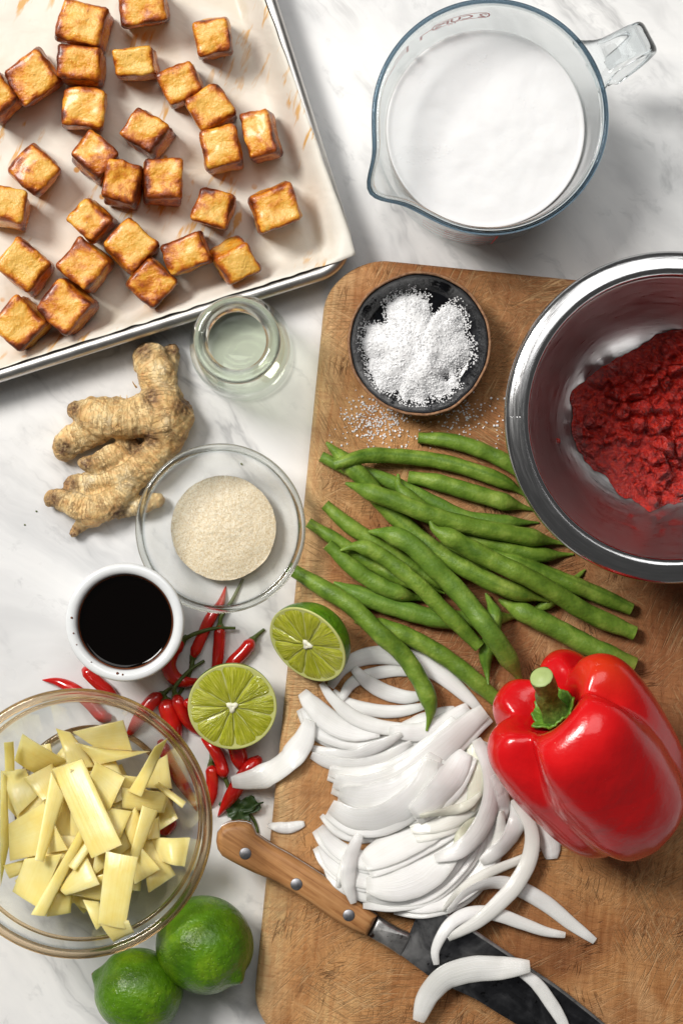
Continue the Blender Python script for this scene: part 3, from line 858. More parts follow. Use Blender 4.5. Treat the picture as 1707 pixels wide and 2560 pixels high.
base = [(0, .0012), (.019, .0012), (.0242, .0004), (.0268, .002), (.0266, .0046), (.0215, .0048), (0, .0046)]
V, F = lathe(base, (*RC, 0), 72); child('thick_base', V, F, 'glass_jar', jar)
liq = [(0, .0056), (.0215, .0058), (.0246, .0085), (.0254, .02), (.0254, .042), (.0247, .051), (.0244, .0535), (.0236, .0532), (.02, .0531), (0, .0531)]
V, F = lathe(liq, (*RC, 0), 96); oil = make('pale_liquid', V, F, 'liquid'); setp(oil, 'pale greenish clear liquid inside the small glass jar', 'liquid')

# ------------------------------------------------------------------ little glass bowl of sugar
GZ = .040; gc = P(551, 1321, GZ); GC = (gc.x, gc.y)
sb = empty('glass_prep_bowl', (*GC, 0), 'small clear glass bowl holding pale brown sugar', 'bowl')
outp = [(0, .001), (.022, .0008), (.0255, 0), (.0285, .0018), (.0335, .009), (.0385, .019), (.0428, .030), (.0452, .0372)]
inp = [(.0430, .0374), (.0405, .0300), (.0362, .0195), (.0312, .0100), (.0272, .0046), (.022, .0034), (0, .0034)]
V, F = lathe(outp + inp, (*GC, 0), 110); child('bowl_wall', V, F, 'glass', sb)
ring = [(.0458 + .0021 * math.cos(a), .0384 + .0018 * math.sin(a)) for a in np.linspace(0, 2 * math.pi, 14, endpoint=False)]
V, F = lathe(ring, (*GC, 0), 110, closed=True); child('rim', V, F, 'glass_rim', sb)
ring = [(.0268 + .0013 * math.cos(a), .0016 + .0013 * math.sin(a)) for a in np.linspace(0, 2 * math.pi, 10, endpoint=False)]
V, F = lathe(ring, (*GC, 0), 80, closed=True); child('foot_ring', V, F, 'glass_rim', sb)
def bowl_sug(r): return float(np.interp(r, [0, .022, .0272, .0312, .0362, .0405], [.0034, .0034, .0046, .010, .0195, .030]))
V = []; F = []; nr, na = 46, 110
for i in range(nr + 1):
    for j in range(na):
        a = 2 * math.pi * j / na
        Rm = .0303 + .0004 * mn.noise(Vector((math.cos(a) * 3, math.sin(a) * 3, 2))) + .0002 * mn.noise(Vector((math.cos(a) * 14, math.sin(a) * 14, 4)))
        r = Rm * (i / nr); x, y = GC[0] + r * math.cos(a), GC[1] + r * math.sin(a)
        z = .0092 + .0038 * (1 - (r / .03) ** 2) + .0007 * nz((x, y, 0), 90, 1) + .0003 * nz((x, y, 0), 500, 3)
        z = max(z, bowl_sug(r) + .0002)
        V.append((x, y, z))
for i in range(nr):
    for j in range(na):
        m = (j + 1) % na; F.append((i * na + j, (i + 1) * na + j, (i + 1) * na + m, i * na + m))
sug = make('raw_sugar', V, F, 'sugar'); setp(sug, 'mound of pale brown raw sugar inside the small glass bowl', 'sugar')

# ------------------------------------------------------------------ ramekin of soy sauce
SZ = .044; sc_ = P(312, 1556, SZ); SC = (sc_.x, sc_.y)
rk = empty('ramekin', (*SC, 0), 'small white porcelain ramekin filled with black soy sauce', 'ramekin')
prof = [(0, .0008), (.021, .0008), (.0225, 0), (.0240, .0008), (.0252, .006), (.0295, .024), (.0322, .036), (.0333, .0405), (.0332, .0428), (.0322, .0440), (.0298, .0440), (.0276, .0430), (.0270, .040), (.0262, .030), (.0235, .010), (.020, .005), (0, .005)]
V, F = lathe(prof, (*SC, 0), 110); rkb = child('ramekin_body', V, F, 'porcelain', rk)
soyz = .0375
V, F = lathe([(0, .0055), (.019, .0056), (.0230, .0105), (.0256, .030), (.0262, soyz + .0006), (.0259, soyz + .0001), (.024, soyz), (0, soyz)], (*SC, 0), 96)
so = make('soy_sauce', V, F, 'soy'); setp(so, 'black soy sauce filling the white ramekin', 'soy sauce')
V, F = lathe([(.02595, soyz + .0007), (.0264, soyz + .0016), (.02665, soyz + .0019), (.0266, soyz + .0006), (.0262, soyz + .0002)], (*SC, 0), 96, closed=True)
child('meniscus', V, F, 'soy_edge', so)
# dried sauce splashes on the ramekin's rim
for k, (a, r, s) in enumerate([(175, .0297, .0007), (192, .0292, .0005), (205, .0296, .0004), (262, .0288, .0008), (268, .0293, .0006), (230, .0290, .0004)]):
    x, y = SC[0] + r * math.cos(R(a)), SC[1] + r * math.sin(R(a))
    V, F = lathe([(0, .0004), (s * .6, .0003), (s, 0), (s * .6, -.0003)], (x, y, .0440), 12)
    child('dried_splash', V, F, 'soy_edge', rkb)

# ------------------------------------------------------------------ large glass bowl
WZ = .078; wc = P(192, 2061, WZ); WC = (wc.x, wc.y)
wb = empty('glass_mixing_bowl', (*WC, 0), 'large clear glass mixing bowl heaped with yellow bamboo shoot strips', 'bowl')
outp = [(0, .0012), (.038, .001), (.043, 0), (.0465, .002), (.0530, .012), (.0600, .028), (.0655, .045), (.0695, .062), (.0712, .0730)]
inp = [(.0682, .0732), (.0664, .0618), (.0625, .0455), (.0570, .0290), (.0500, .0140), (.0440, .0060), (.038, .0042), (0, .0042)]
V, F = lathe(outp + inp, (*WC, 0), 144); ww = child('bowl_wall', V, F, 'glass', wb)
ring = [(.0712 + .0026 * math.cos(a), .0752 + .0024 * math.sin(a)) for a in np.linspace(0, 2 * math.pi, 16, endpoint=False)]
V, F = lathe(ring, (*WC, 0), 144, closed=True); child('rim', V, F, 'glass_brown_reflection', wb)
ring = [(.0662 + .0012 * math.cos(a), .0600 + .0014 * math.sin(a)) for a in np.linspace(0, 2 * math.pi, 12, endpoint=False)]
V, F = lathe(ring, (*WC, 0), 144, closed=True); child('inner_ridge', V, F, 'glass_brown_reflection', ww)
ring = [(.0446 + .0017 * math.cos(a), .0019 + .0016 * math.sin(a)) for a in np.linspace(0, 2 * math.pi, 10, endpoint=False)]
V, F = lathe(ring, (*WC, 0), 110, closed=True); child('foot_ring', V, F, 'glass_brown_reflection', wb)

# ------------------------------------------------------------------ steel bowl and curry paste
TZ = .106; tc = P(1680, 1042, TZ); TC = (tc.x, tc.y)
st = empty('steel_mixing_bowl', (*TC, BZ), 'wide stainless steel mixing bowl with rolled lip holding red curry paste', 'bowl')
IN = [(0, .0030), (.033, .0030), (.0410, .0042), (.0490, .0090), (.0560, .0175), (.0620, .0300), (.0670, .0450), (.0715, .0610), (.0752, .0765)]
def steel_z(r): return BZ + float(np.interp(r, [p[0] for p in IN], [p[1] for p in IN]))
prof = [(0, .0012), (.030, .0012), (.034, 0), (.0415, .0022), (.0500, .0076), (.0571, .0163), (.0631, .0290), (.0680, .0444), (.0724, .0608), (.0760, .0765)]
V, F = lathe(smoothpts(prof, 60).tolist() + smoothpts(IN[::-1], 60).tolist(), (*TC, BZ), 160); child('bowl_wall', V, F, 'steel_in', st)
lip = [(0.0751, 0.0762), (0.07537, 0.0784), (0.07582, 0.0807), (0.07689, 0.0822), (0.07877, 0.0828), (0.08145, 0.0825), (0.08413, 0.0818), (0.08636, 0.081), (0.08788, 0.0798), (0.0886, 0.0782), (0.08851, 0.0764), (0.08753, 0.0754), (0.08636, 0.076), (0.08565, 0.0778), (0.08279, 0.0794), (0.07921, 0.08), (0.07671, 0.0788)]
V, F = lathe(smoothpts(lip, 70).tolist(), (*TC, BZ), 160, closed=False); child('rolled_lip', V, F, 'steel', st)
# paste: lumpy mass smeared over the bottom and up one side
pcn = P(1648, 1064, BZ + .012); V = []; F = []; nr, na = 150, 300
for i in range(nr + 1):
    for j in range(na):
        a = 2 * math.pi * j / na
        ca, sa = math.cos(a), math.sin(a)
        Rm = .0455 + .007 * mn.noise(Vector((ca * 1.4, sa * 1.4, 7))) + .0035 * mn.noise(Vector((ca * 4, sa * 4, 3))) + .0012 * mn.noise(Vector((ca * 13, sa * 13, 5)))
        Rm += .016 * math.exp(-((a - R(72)) / .45) ** 2) + .004 * math.exp(-((a - R(185)) / .5) ** 2) - .004 * math.exp(-((a - R(225)) / .25) ** 2)
        fr = i / nr; r = Rm * fr; x, y = pcn.x + r * ca, pcn.y + r * sa
        rb = math.hypot(x - TC[0], y - TC[1])
        zb = steel_z(min(rb, .071))
        thick = .0085 * (1 - fr ** 3.0) ** .8
        q = (x, y, 0)
        rid = 1 - abs(nz(q, 55, 4)) * 2
        rid2 = 1 - abs(nz(q, 130, 8)) * 2
        lump = .0070 * nz(q, 42, 1) + .0060 * (rid - .6) + .0044 * (rid2 - .6) + .0040 * nz(q, 120, 2) + .0034 * nz(q, 260, 3) + .0006 * nz(q, 600, 6)
        dip = -.004 * math.exp(-(((x - pcn.x + .004) / .009) ** 2 + ((y - pcn.y + .010) / .008) ** 2))
        vd = mn.voronoi(Vector((x * 95 + .6 * nz(q, 60, 5), y * 95 + .6 * nz(q, 60, 6), .3)))[0]; v2 = mn.voronoi(Vector((x * 260, y * 260, 1.7)))[0]
        lump += .0052 * (.5 - vd[0]) - .0050 * math.exp(-((vd[1] - vd[0]) / .13) ** 2) + .0022 * (.45 - v2[0])
        wgt = sstep(1 - fr, 0, .10)
        z = zb + thick + (lump + dip) * wgt + .0012 * (1 - fr ** 8)
        z = max(z, zb + .0003 + .0012 * wgt)
        if i == nr: z = zb + .0001
        V.append((x, y, z))
for i in range(nr):
    for j in range(na):
        m = (j + 1) % na; F.append((i * na + j, (i + 1) * na + j, (i + 1) * na + m, i * na + m))
pst = make('curry_paste', V, F, 'paste'); setp(pst, 'lumpy glossy dark red curry paste in the steel bowl', 'curry paste')
# smears of paste thinned out on the wall
def smear(th0, th1, r0, r1, nm='paste_smear'):
    V = []; F = []; FD = []; n1, n2 = 24, 12
    for i in range(n1 + 1):
        for j in range(n2 + 1):
            a = R(th0 + (th1 - th0) * i / n1); wob = .0025 * mn.noise(Vector((i * .35, j * .2, th0)))
            r = r0 + (r1 - r0) * j / n2 + wob
            FD.append(sstep(min(i / n1, 1 - i / n1), 0, .3) * sstep(min(j / n2, 1 - j / n2), 0, .35))
            V.append((TC[0] + r * math.cos(a), TC[1] + r * math.sin(a), steel_z(min(max(r, .02), .0725)) + .0004))
    for i in range(n1):
        for j in range(n2): F.append((i * (n2 + 1) + j, i * (n2 + 1) + j + 1, (i + 1) * (n2 + 1) + j + 1, (i + 1) * (n2 + 1) + j))
    return child(nm, V, F, 'smear', pst, attrs={'fade': FD})
smear(222, 300, .044, .069)
x, y = P(1392, 1103, BZ + .015)[:2]; rr = math.hypot(x - TC[0], y - TC[1])
V, F = lathe([(0, .0009), (.0014, .0006), (.0018, 0)], (x, y, steel_z(rr) + .0003), 14); child('paste_speck', V, F, 'paste', pst)

# ------------------------------------------------------------------ salt dish
DZ = BZ + .020; dc = P(1048, 858, DZ); DC = (dc.x, dc.y)
sd_ = empty('salt_dish', (*DC, BZ), 'shallow black glazed stoneware dish with raw brown rim full of white salt', 'dish')
def dish_mod(a, r, z):
    k = r / .04
    w = 1 + k * (.022 * mn.noise(Vector((math.cos(a) * 1.5, math.sin(a) * 1.5, 3))) + .012 * mn.noise(Vector((math.cos(a) * 4, math.sin(a) * 4, 6))))
    return r * w, z + (.0012 * mn.noise(Vector((math.cos(a) * 2, math.sin(a) * 2, 11))) * sstep(r, .03, .04) if z > .004 else 0)
gl = [(.0388, .0192), (.0376, .0178), (.0358, .0130), (.0335, .0080), (.0300, .0046), (.022, .0034), (0, .0032)]
V, F = lathe(smoothpts(gl, 40).tolist(), (*DC, BZ), 120, rmod=dish_mod); child('glazed_inside', V, F, 'dish', sd_)
ou = [(.0389, .0190), (.0394, .0200), (.0402, .0199), (.0404, .0188), (.0392, .0140), (.0365, .0075), (.032, .0025), (.027, .0003), (.024, .0008), (0, .001)]
V, F = lathe(ou, (*DC, BZ), 120, rmod=dish_mod); child('raw_clay_rim', V, F, 'clay', sd_)
def dish_z(r): return BZ + float(np.interp(r, [p[0] for p in gl[::-1]], [p[1] for p in gl[::-1]]))
n = 130; sc2 = P(1045, 868, BZ + .012)
def salt_h(x, y):
    dx, dy = x - sc2.x, y - sc2.y; r = math.hypot(dx, dy); a = math.atan2(dy, dx)
    Rm = .0302 + .0024 * mn.noise(Vector((math.cos(a) * 1.7, math.sin(a) * 1.7, 1))) + .0030 * mn.noise(Vector((math.cos(a) * 5, math.sin(a) * 5, 8)))
    # bays scooped out of the heap
    for ba, bd, bw in ((68, .0105, .15), (140, .006, .22), (330, .0045, .14), (245, .003, .10), (20, .004, .16), (285, .002, .1), (195, .002, .12)):
        dd = (a - R(ba) + math.pi) % (2 * math.pi) - math.pi; Rm -= bd * math.exp(-(dd / bw) ** 2)
    f = 1 - (r / Rm)
    h = .0095 * (1 - math.exp(-3.2 * f)) if f > 0 else .02 * f
    h += .0030 * nz((x, y, 0), 75, 3) * sstep(f, -.05, .3) + .0003 * nz((x, y, 0), 330, 5) + .0003 * nz((x, y, 0), 900, 2)
    for (hx, hy, hd, hr) in ((1117, 940, .0055, .0034), (960, 800, .002, .004), (955, 905, .003, .004), (1100, 808, .002, .004), (1095, 900, .003, .004)):
        q = P(hx, hy, BZ + .012); h -= hd * math.exp(-((x - q.x) ** 2 + (y - q.y) ** 2) / hr ** 2)
    return h
V = []; keep = []
for i in range(n + 1):
    for j in range(n + 1):
        x, y = sc2.x + .038 * (2 * j / n - 1), sc2.y + .038 * (2 * i / n - 1)
        h = salt_h(x, y); zb = dish_z(math.hypot(x - DC[0], y - DC[1]))
        hb = BZ + .0040 + h * 1.0
        z = max(zb + min(h, .004), hb) if h > 0 else zb + h
        V.append((x, y, z)); keep.append(h > -.0003 and math.hypot(x - DC[0], y - DC[1]) < .0375)
F = []
for i in range(n):
    for j in range(n):
        q = (i * (n + 1) + j, i * (n + 1) + j + 1, (i + 1) * (n + 1) + j + 1, (i + 1) * (n + 1) + j)
        if all(keep[k] for k in q): F.append(q)
used = sorted({k for f in F for k in f}); mp = {k: i for i, k in enumerate(used)}
slt = make('coarse_salt', [V[k] for k in used], [tuple(mp[k] for k in f) for f in F], 'salt')
setp(slt, 'loose heap of coarse white salt in the black dish', 'salt')
def crystals(pts, lo, hi, rs):
    V = []; F = []
    for p in pts:
        s = rs.uniform(lo, hi); rot = Matrix.Rotation(rs.uniform(0, 6.3), 3, 'Z') @ Matrix.Rotation(rs.uniform(-.5, .5), 3, 'X')
        o = len(V); sx = Vector((s * rs.uniform(.7, 1.3), s * rs.uniform(.7, 1.3), s * rs.uniform(.6, 1)))
        for a in (-1, 1):
            for b_ in (-1, 1):
                for c in (-1, 1): V.append(Vector(p) + rot @ Vector((a * sx.x, b_ * sx.y, c * sx.z)) / 2)
        F += [tuple(o + q for q in f) for f in ((0, 1, 3, 2), (4, 6, 7, 5), (0, 4, 5, 1), (2, 3, 7, 6), (0, 2, 6, 4), (1, 5, 7, 3))]
    return V, F
rs = np.random.RandomState(5); pts = []
while len(pts) < 4200:
    x, y = sc2.x + rs.uniform(-.036, .036), sc2.y + rs.uniform(-.036, .036); h = salt_h(x, y)
    rb = math.hypot(x - DC[0], y - DC[1])
    if rb > .0355 or h < -.004 * rs.rand() or (h > .005 and rs.rand() < .75): continue
    zb = dish_z(rb); pts.append((x, y, (max(zb + min(h, .004), BZ + .004 + h) if h > 0 else zb) + .00025))
V, F = crystals(pts, .0004, .0008, rs)
cr = child('salt_crystals', V, F, 'crystal', slt, smooth=False); cr['kind'] = 'stuff'
pts = []
while len(pts) < 520:
    k = rs.rand()
    if k < .52: q = np.array([945, 1050]) + rs.randn(2) * np.array([45, 30])
    elif k < .74: q = np.array([1150, 1030]) + rs.randn(2) * np.array([36, 26])
    else: q = np.array([rs.uniform(850, 1270), rs.uniform(985, 1130)])
    x, y = P(q[0], q[1], BZ)[:2]
    if math.hypot(x - DC[0], y - DC[1]) < .034: continue
    pts.append((x, y, BZ + .0003))
V, F = crystals(pts, .0005, .0010, rs)
spill = make('spilled_salt', V, F, 'crystal', smooth=False); setp(spill, 'loose salt crystals spilled on the board below the black dish', 'salt', kind='stuff')

# ------------------------------------------------------------------ ginger root
def ginger():
    chains = [
     [(655, 335, 40), (680, 370, 88), (715, 420, 108), (725, 480, 102), (735, 535, 92), (740, 600, 118), (745, 660, 138), (770, 730, 112), (760, 800, 96), (700, 880, 92), (610, 945, 92), (490, 985, 78), (370, 1020, 62), (270, 1030, 46)],
     [(800, 320, 32), (780, 370, 62), (740, 440, 80)],
     [(845, 600, 34), (850, 650, 62), (820, 700, 80)], [(700, 650, 120), (600, 680, 110), (510, 680, 112), (420, 675, 108), (340, 650, 72), (290, 640, 48)],
     [(430, 720, 90), (340, 770, 84), (265, 800, 84), (240, 850, 62)], [(590, 815, 40), (540, 850, 55), (470, 880, 62), (400, 915, 55), (345, 915, 38)],
     [(600, 960, 85), (545, 1050, 78), (480, 1120, 82), (390, 1155, 88), (300, 1135, 78), (220, 1100, 60), (175, 1095, 48)], [(380, 1190, 70), (330, 1230, 42), (285, 1280, 26)],
     [(530, 1180, 34), (590, 1150, 46), (660, 1125, 50), (720, 1110, 44)], [(540, 1090, 60), (560, 1140, 40)]]
    zoff = {2: .004, 3: .003, 4: -.001, 5: .006, 7: -.002}
    bm = bmesh.new(); axes = []
    for ci, ch in enumerate(chains):
        cpx = smoothpts([(*CGI(a, b_), r * .4783) for a, b_, r in ch], max(8, len(ch) * 5))
        for k, (a, b_, r) in enumerate(cpx):
            rad = r / PXM * .985; z = min(max(rad * .92, .005), .0125) + zoff.get(ci, 0) * min(1, k / 8)
            rad *= 1 + .05 * math.sin(k * 1.35 + ci)
            p = P(a, b_, z); m = Matrix.Translation(p) @ Matrix.Diagonal((rad, rad, rad * .93, 1))
            bmesh.ops.create_icosphere(bm, subdivisions=2, radius=1, matrix=m)
            axes.append((p, k + ci * 17.3, rad, (min(k, len(cpx) - 1 - k)) if ci else k))
    me = bpy.data.meshes.new('g'); bm.to_mesh(me); bm.free()
    o = bpy.data.objects.new('g', me); COL.objects.link(o)
    md = o.modifiers.new('r', 'REMESH'); md.mode = 'VOXEL'; md.voxel_size = .0009
    sm = o.modifiers.new('s', 'SMOOTH'); sm.iterations = 4; sm.factor = .5
    dg = bpy.context.evaluated_depsgraph_get(); e = bpy.data.meshes.new_from_object(o.evaluated_get(dg))
    co = np.array([v.co[:] for v in e.vertices]); no = np.array([v.normal[:] for v in e.vertices]); F = [tuple(p.vertices) for p in e.polygons]
    bpy.data.objects.remove(o)
    A = np.array([a[0][:] for a in axes]); K = np.array([a[1] for a in axes]); ring = []; tip = []
    ends = [P(*CGI(*q), .01)[:2] for q in ((655, 335), (800, 315), (860, 620), (285, 635), (235, 840), (350, 915), (260, 1030), (172, 1100), (285, 1285), (525, 1185), (700, 575), (610, 835), (690, 790))]
    for i in range(len(co)):
        d = np.linalg.norm(A - co[i], axis=1); near = np.argsort(d)[:2]
        kk = float(np.average(K[near], weights=1 / (d[near] + 1e-5))) if abs(K[near[0]] - K[near[1]]) < 3 else K[near[0]]
        ring.append(kk)
        dd = min(math.hypot(co[i][0] - q[0], co[i][1] - q[1]) for q in ends); tip.append(1 - sstep(dd, .002, .0085))
        disp = .0007 * nz(co[i], 120, 1) + .0006 * nz(co[i], 330, 2) - .0004 * (1 - min(1, abs(math.sin(kk * .55 + nz(co[i], 90, 7))) * 3)) + .0010 * nz(co[i], 60, 9) + tip[-1] * .0009 * nz(co[i], 520, 4)
        co[i] += no[i] * disp
    co[:, 2] -= max(co[:, 2].min(), -.01); co[:, 2] = np.maximum(co[:, 2], 0)
    g = make('ginger_root', co, F, 'ginger', attrs={'ring': ring, 'tip': tip})
    setp(g, 'knobbly tan fresh ginger root on the marble below the sheet pan', 'ginger')
    # dry rootlets
    for pts in ([(545, 640, .012), (530, 600, .018), (525, 560, .022)], [(570, 630, .012), (562, 590, .017), (560, 560, .020)], [(610, 520, .012), (595, 500, .015), (590, 488, .016)]):
        c = smoothpts([tuple(P(*CGI(a, b_), z)) for a, b_, z in pts], 8); V, F = tube(c, np.linspace(.0006, .0002, 8), 6); child('rootlet', V, F, 'ginger', g)
ginger()

# ------------------------------------------------------------------ chillies
CH = [ # points, radius px, which end carries the stalk (0 start / 1 end / None), stalk points, label
 ([(905, 160), (882, 238), (832, 312), (792, 400), (752, 492)], 24, 1, [(752, 492), (738, 560), (700, 640), (650, 720), (600, 775)], 'red chilli running from under the sugar bowl with long stalk crossing the others'),
 ([(878, 345), (872, 440), (862, 530), (835, 620)], 25, 0, [(878, 345), (884, 300), (935, 225), (985, 125)], 'straight red chilli with its stalk under the sugar bowl'),
 ([(1030, 412), (990, 465), (935, 520), (880, 600)], 28, 0, [(1030, 412), (1055, 385), (1085, 360)], 'short red chilli pointing its stalk at the tilted lime half'),
 ([(700, 415), (655, 470), (640, 535), (668, 588), (725, 606), (800, 595)], 32, 0, [(700, 415), (760, 382), (850, 357), (950, 355)], 'curled red chilli beside the ramekin with a long thin stalk'),
 ([(370, 775), (325, 762), (272, 705), (195, 640), (120, 606), (50, 597)], 28, None, None, 'red chilli with bright tip poking out beside the large glass bowl'),
 ([(245, 545), (305, 605), (360, 652), (420, 720)], 27, None, None, 'red chilli running from the ramekin to the large glass bowl'),
 ([(605, 668), (556, 702), (498, 782), (440, 870)], 30, 0, [(605, 668), (640, 640), (670, 625)], 'red chilli slipping under the rim of the large glass bowl, orange underneath'),
 ([(628, 700), (640, 750), (660, 820), (690, 900)], 40, 0, [(628, 700), (620, 668), (610, 655)], 'fat red chilli with wrinkled shoulder between the glass bowl and the lime half'),
 ([(672, 672), (700, 735), (735, 800), (790, 860)], 27, 0, [(672, 672), (664, 640), (690, 600), (745, 545), (805, 507)], 'dark red chilli tucked against the upright lime half'),
 ([(600, 880), (640, 970), (690, 1060), (745, 1150), (770, 1210)], 27, None, None, 'red chilli seen through the wall of the large glass bowl'),
 ([(836, 1000), (842, 1060), (842, 1120), (832, 1200)], 26, 0, [(836, 1000), (838, 950), (830, 890)], 'red chilli with green cap close along the large glass bowl'),
 ([(790, 870), (850, 920), (882, 985), (897, 1045)], 27, 1, [(897, 1045), (930, 1120), (1000, 1200), (1040, 1260), (1055, 1310)], 'red chilli with a long green stalk reaching the knife handle'),
 ([(945, 880), (962, 940), (982, 1008)], 36, None, None, 'short blunt red chilli sticking out below the upright lime half'),
 ([(1062, 962), (1000, 1030), (935, 1130), (868, 1235)], 33, None, None, 'plump red chilli beneath the lone onion slice'),
 ([(718, 690), (760, 740), (800, 800)], 22, None, None, 'small red chilli half hidden under the upright lime half'),
 ([(612, 1300), (640, 1270), (665, 1235)], 32, None, None, 'dark red chilli beneath the bamboo strips under the large glass bowl'),
]
CGRP = 'red chillies scattered on the marble'
for k, (pts, rp, stalk, sp, lab) in enumerate(CH):
    px = [CCH(*q) for q in pts]; rmax = M(rp * .5357) * 1.12
    n = 40
    if stalk == 1: px = px[::-1]
    tp = lambda t, r=rmax, s=stalk: r * (min(1, (.55 + 4.5 * t)) if True else 1) * (1 - max(0, (t - .45) / .55) ** 2.2 * .93)
    if pts[0] == (945, 880): tp = lambda t, r=rmax: r * (1 - .45 * max(0, (t - .6) / .4) ** 2)
    XY, zz, N, w, roll, t = drape(px, tp, 1, 0, n, 5)
    c = np.column_stack([XY, zz + w]); rs = np.random.RandomState(k)
    V, F = tube(c, w, 16, mod=lambda i, a, k=k: 1 + .06 * mn.noise(Vector((i * .12, math.cos(a) * .8, k * 3.3))) + .03 * math.cos(3 * a + k))
    th = empty('red_chilli', (XY[0][0], XY[0][1], 0), lab, 'chilli', CGRP)
    child('pod', V, F, 'chili', th)
    for u in np.linspace(-1, 1, 7): HM.put(XY[:, 0] + N[:, 0] * u * w, XY[:, 1] + N[:, 1] * u * w, zz + w + w * math.sqrt(max(0, 1 - u * u)))
    if stalk is not None:
        # the first CH points of the stalk start at the pod's shoulder
        sc3 = [CCH(*q) for q in sp]
        d0 = c[0] - c[2]; d0 /= np.linalg.norm(d0)
        cap = np.array([c[1] + d0 * q for q in np.linspace(-.0012, .0055, 8)]); V, F = tube(cap, [w[0] * 1.12, w[0] * 1.22, w[0] * 1.20, w[0] * 1.05, w[0] * .85, w[0] * .62, w[0] * .5, w[0] * .42], 12)
        cal = child('calyx', V, F, 'stem', th)
        XY2, z2, N2, w2, _, _ = drape([sc3[0]] + sc3[1:], lambda t: .00085 + .0005 * (1 - t), 1, .002, 26, 4)
        z2 = np.maximum(z2, 0); z2[:6] = np.linspace(c[0][2] - w2[0], z2[6], 6)
        V, F = tube(np.column_stack([XY2, z2 + w2]), w2, 8); child('stalk', V, F, 'stem', cal)
        HM.put(XY2[:, 0], XY2[:, 1], z2 + 2 * w2)
# wilted leaf by the stalk
lf = []; F = []; c0 = P(*CCH(965, 1205), .004)
nr, na = 8, 40
for i in range(nr + 1):
    for j in range(na):
        a = 2 * math.pi * j / na; r = i / nr * (.0105 + .003 * math.sin(3 * a) + .0015 * math.sin(7 * a + 1)) * (1.0 if math.cos(a) > 0 else .85)
        lf.append((c0.x + r * math.cos(a), c0.y + r * math.sin(a) * .85, .0022 + .0022 * (1 + nz((r * math.cos(a), r * math.sin(a), 0), 260, 1)) * (i / nr + .3)))
for i in range(nr):
    for j in range(na):
        m = (j + 1) % na; F.append((i * na + j, (i + 1) * na + j, (i + 1) * na + m, i * na + m))
leaf = make('wilted_leaf', lf, F, 'leaf'); sm = leaf.modifiers.new('t', 'SOLIDIFY'); sm.thickness = .0003
setp(leaf, 'crumpled dark green leaf lying by the knife handle', 'leaf')
V, F = tube(smoothpts([tuple(P(*CCH(a, b_), z)) for a, b_, z in ((985, 1215, .004), (1030, 1205, .005), (1045, 1182, .006), (1080, 1168, .004))], 16), np.linspace(.0012, .0005, 16), 8)
child('leaf_stalk', V, F, 'leaf', leaf)

# ------------------------------------------------------------------ limes
def whole_lime(cx, cy, rad, stretch, tipdir, lab, seed):
    c = P(cx, cy, rad); V = []; F = []; n1, n2 = 48, 72
    ax = Vector(tipdir).normalized(); q = Vector((0, 0, 1)).rotation_difference(ax)
    for i in range(n1 + 1):
        ph = math.pi * i / n1
        for j in range(n2):
            a = 2 * math.pi * j / n2
            d = Vector((math.sin(ph) * math.cos(a), math.sin(ph) * math.sin(a), math.cos(ph)))
            r = rad * (1 + .018 * mn.noise(d * 1.6 + Vector((seed, 0, 0))))
            r *= 1 + (stretch - 1) * math.cos(ph) ** 2 + .12 * math.exp(-(ph / .15) ** 2) - .05 * math.exp(-(((math.pi - ph)) / .16) ** 2) - .02 * math.exp(-((ph - .34) / .12) ** 2)
            V.append(Vector(c) + q @ (d * r))
    for i in range(n1):
        for j in range(n2):
            m = (j + 1) % n2; F.append((i * n2 + j, (i + 1) * n2 + j, (i + 1) * n2 + m, i * n2 + m))
    mz = min(v.z for v in V); V = [v - Vector((0, 0, mz)) for v in V]
    o = empty('whole_lime', (c.x, c.y, 0), lab, 'lime', 'whole limes beside the large glass bowl')
    child('rind', V, F, 'lime', o)
    tipc = Vector(c) - Vector((0, 0, mz)) + (q @ Vector((0, 0, 1))) * rad * (stretch + .10)
    V, F = lathe([(0, .0004), (.0008, .0003), (.0012, -.0004)], (0, 0, 0), 10); V = [tipc + q @ Vector(v) for v in V]
    child('stem_scar', V, F, 'clay', o)
whole_lime(512, 2362, .0272, 1.04, (.72, -.62, .42), 'larger shiny green lime with a pale nipple, touching the chopping board', 2)
whole_lime(347, 2478, .0242, 1.06, (-.9, .35, .05), 'smaller dark green lime half under the large glass bowl', 9)

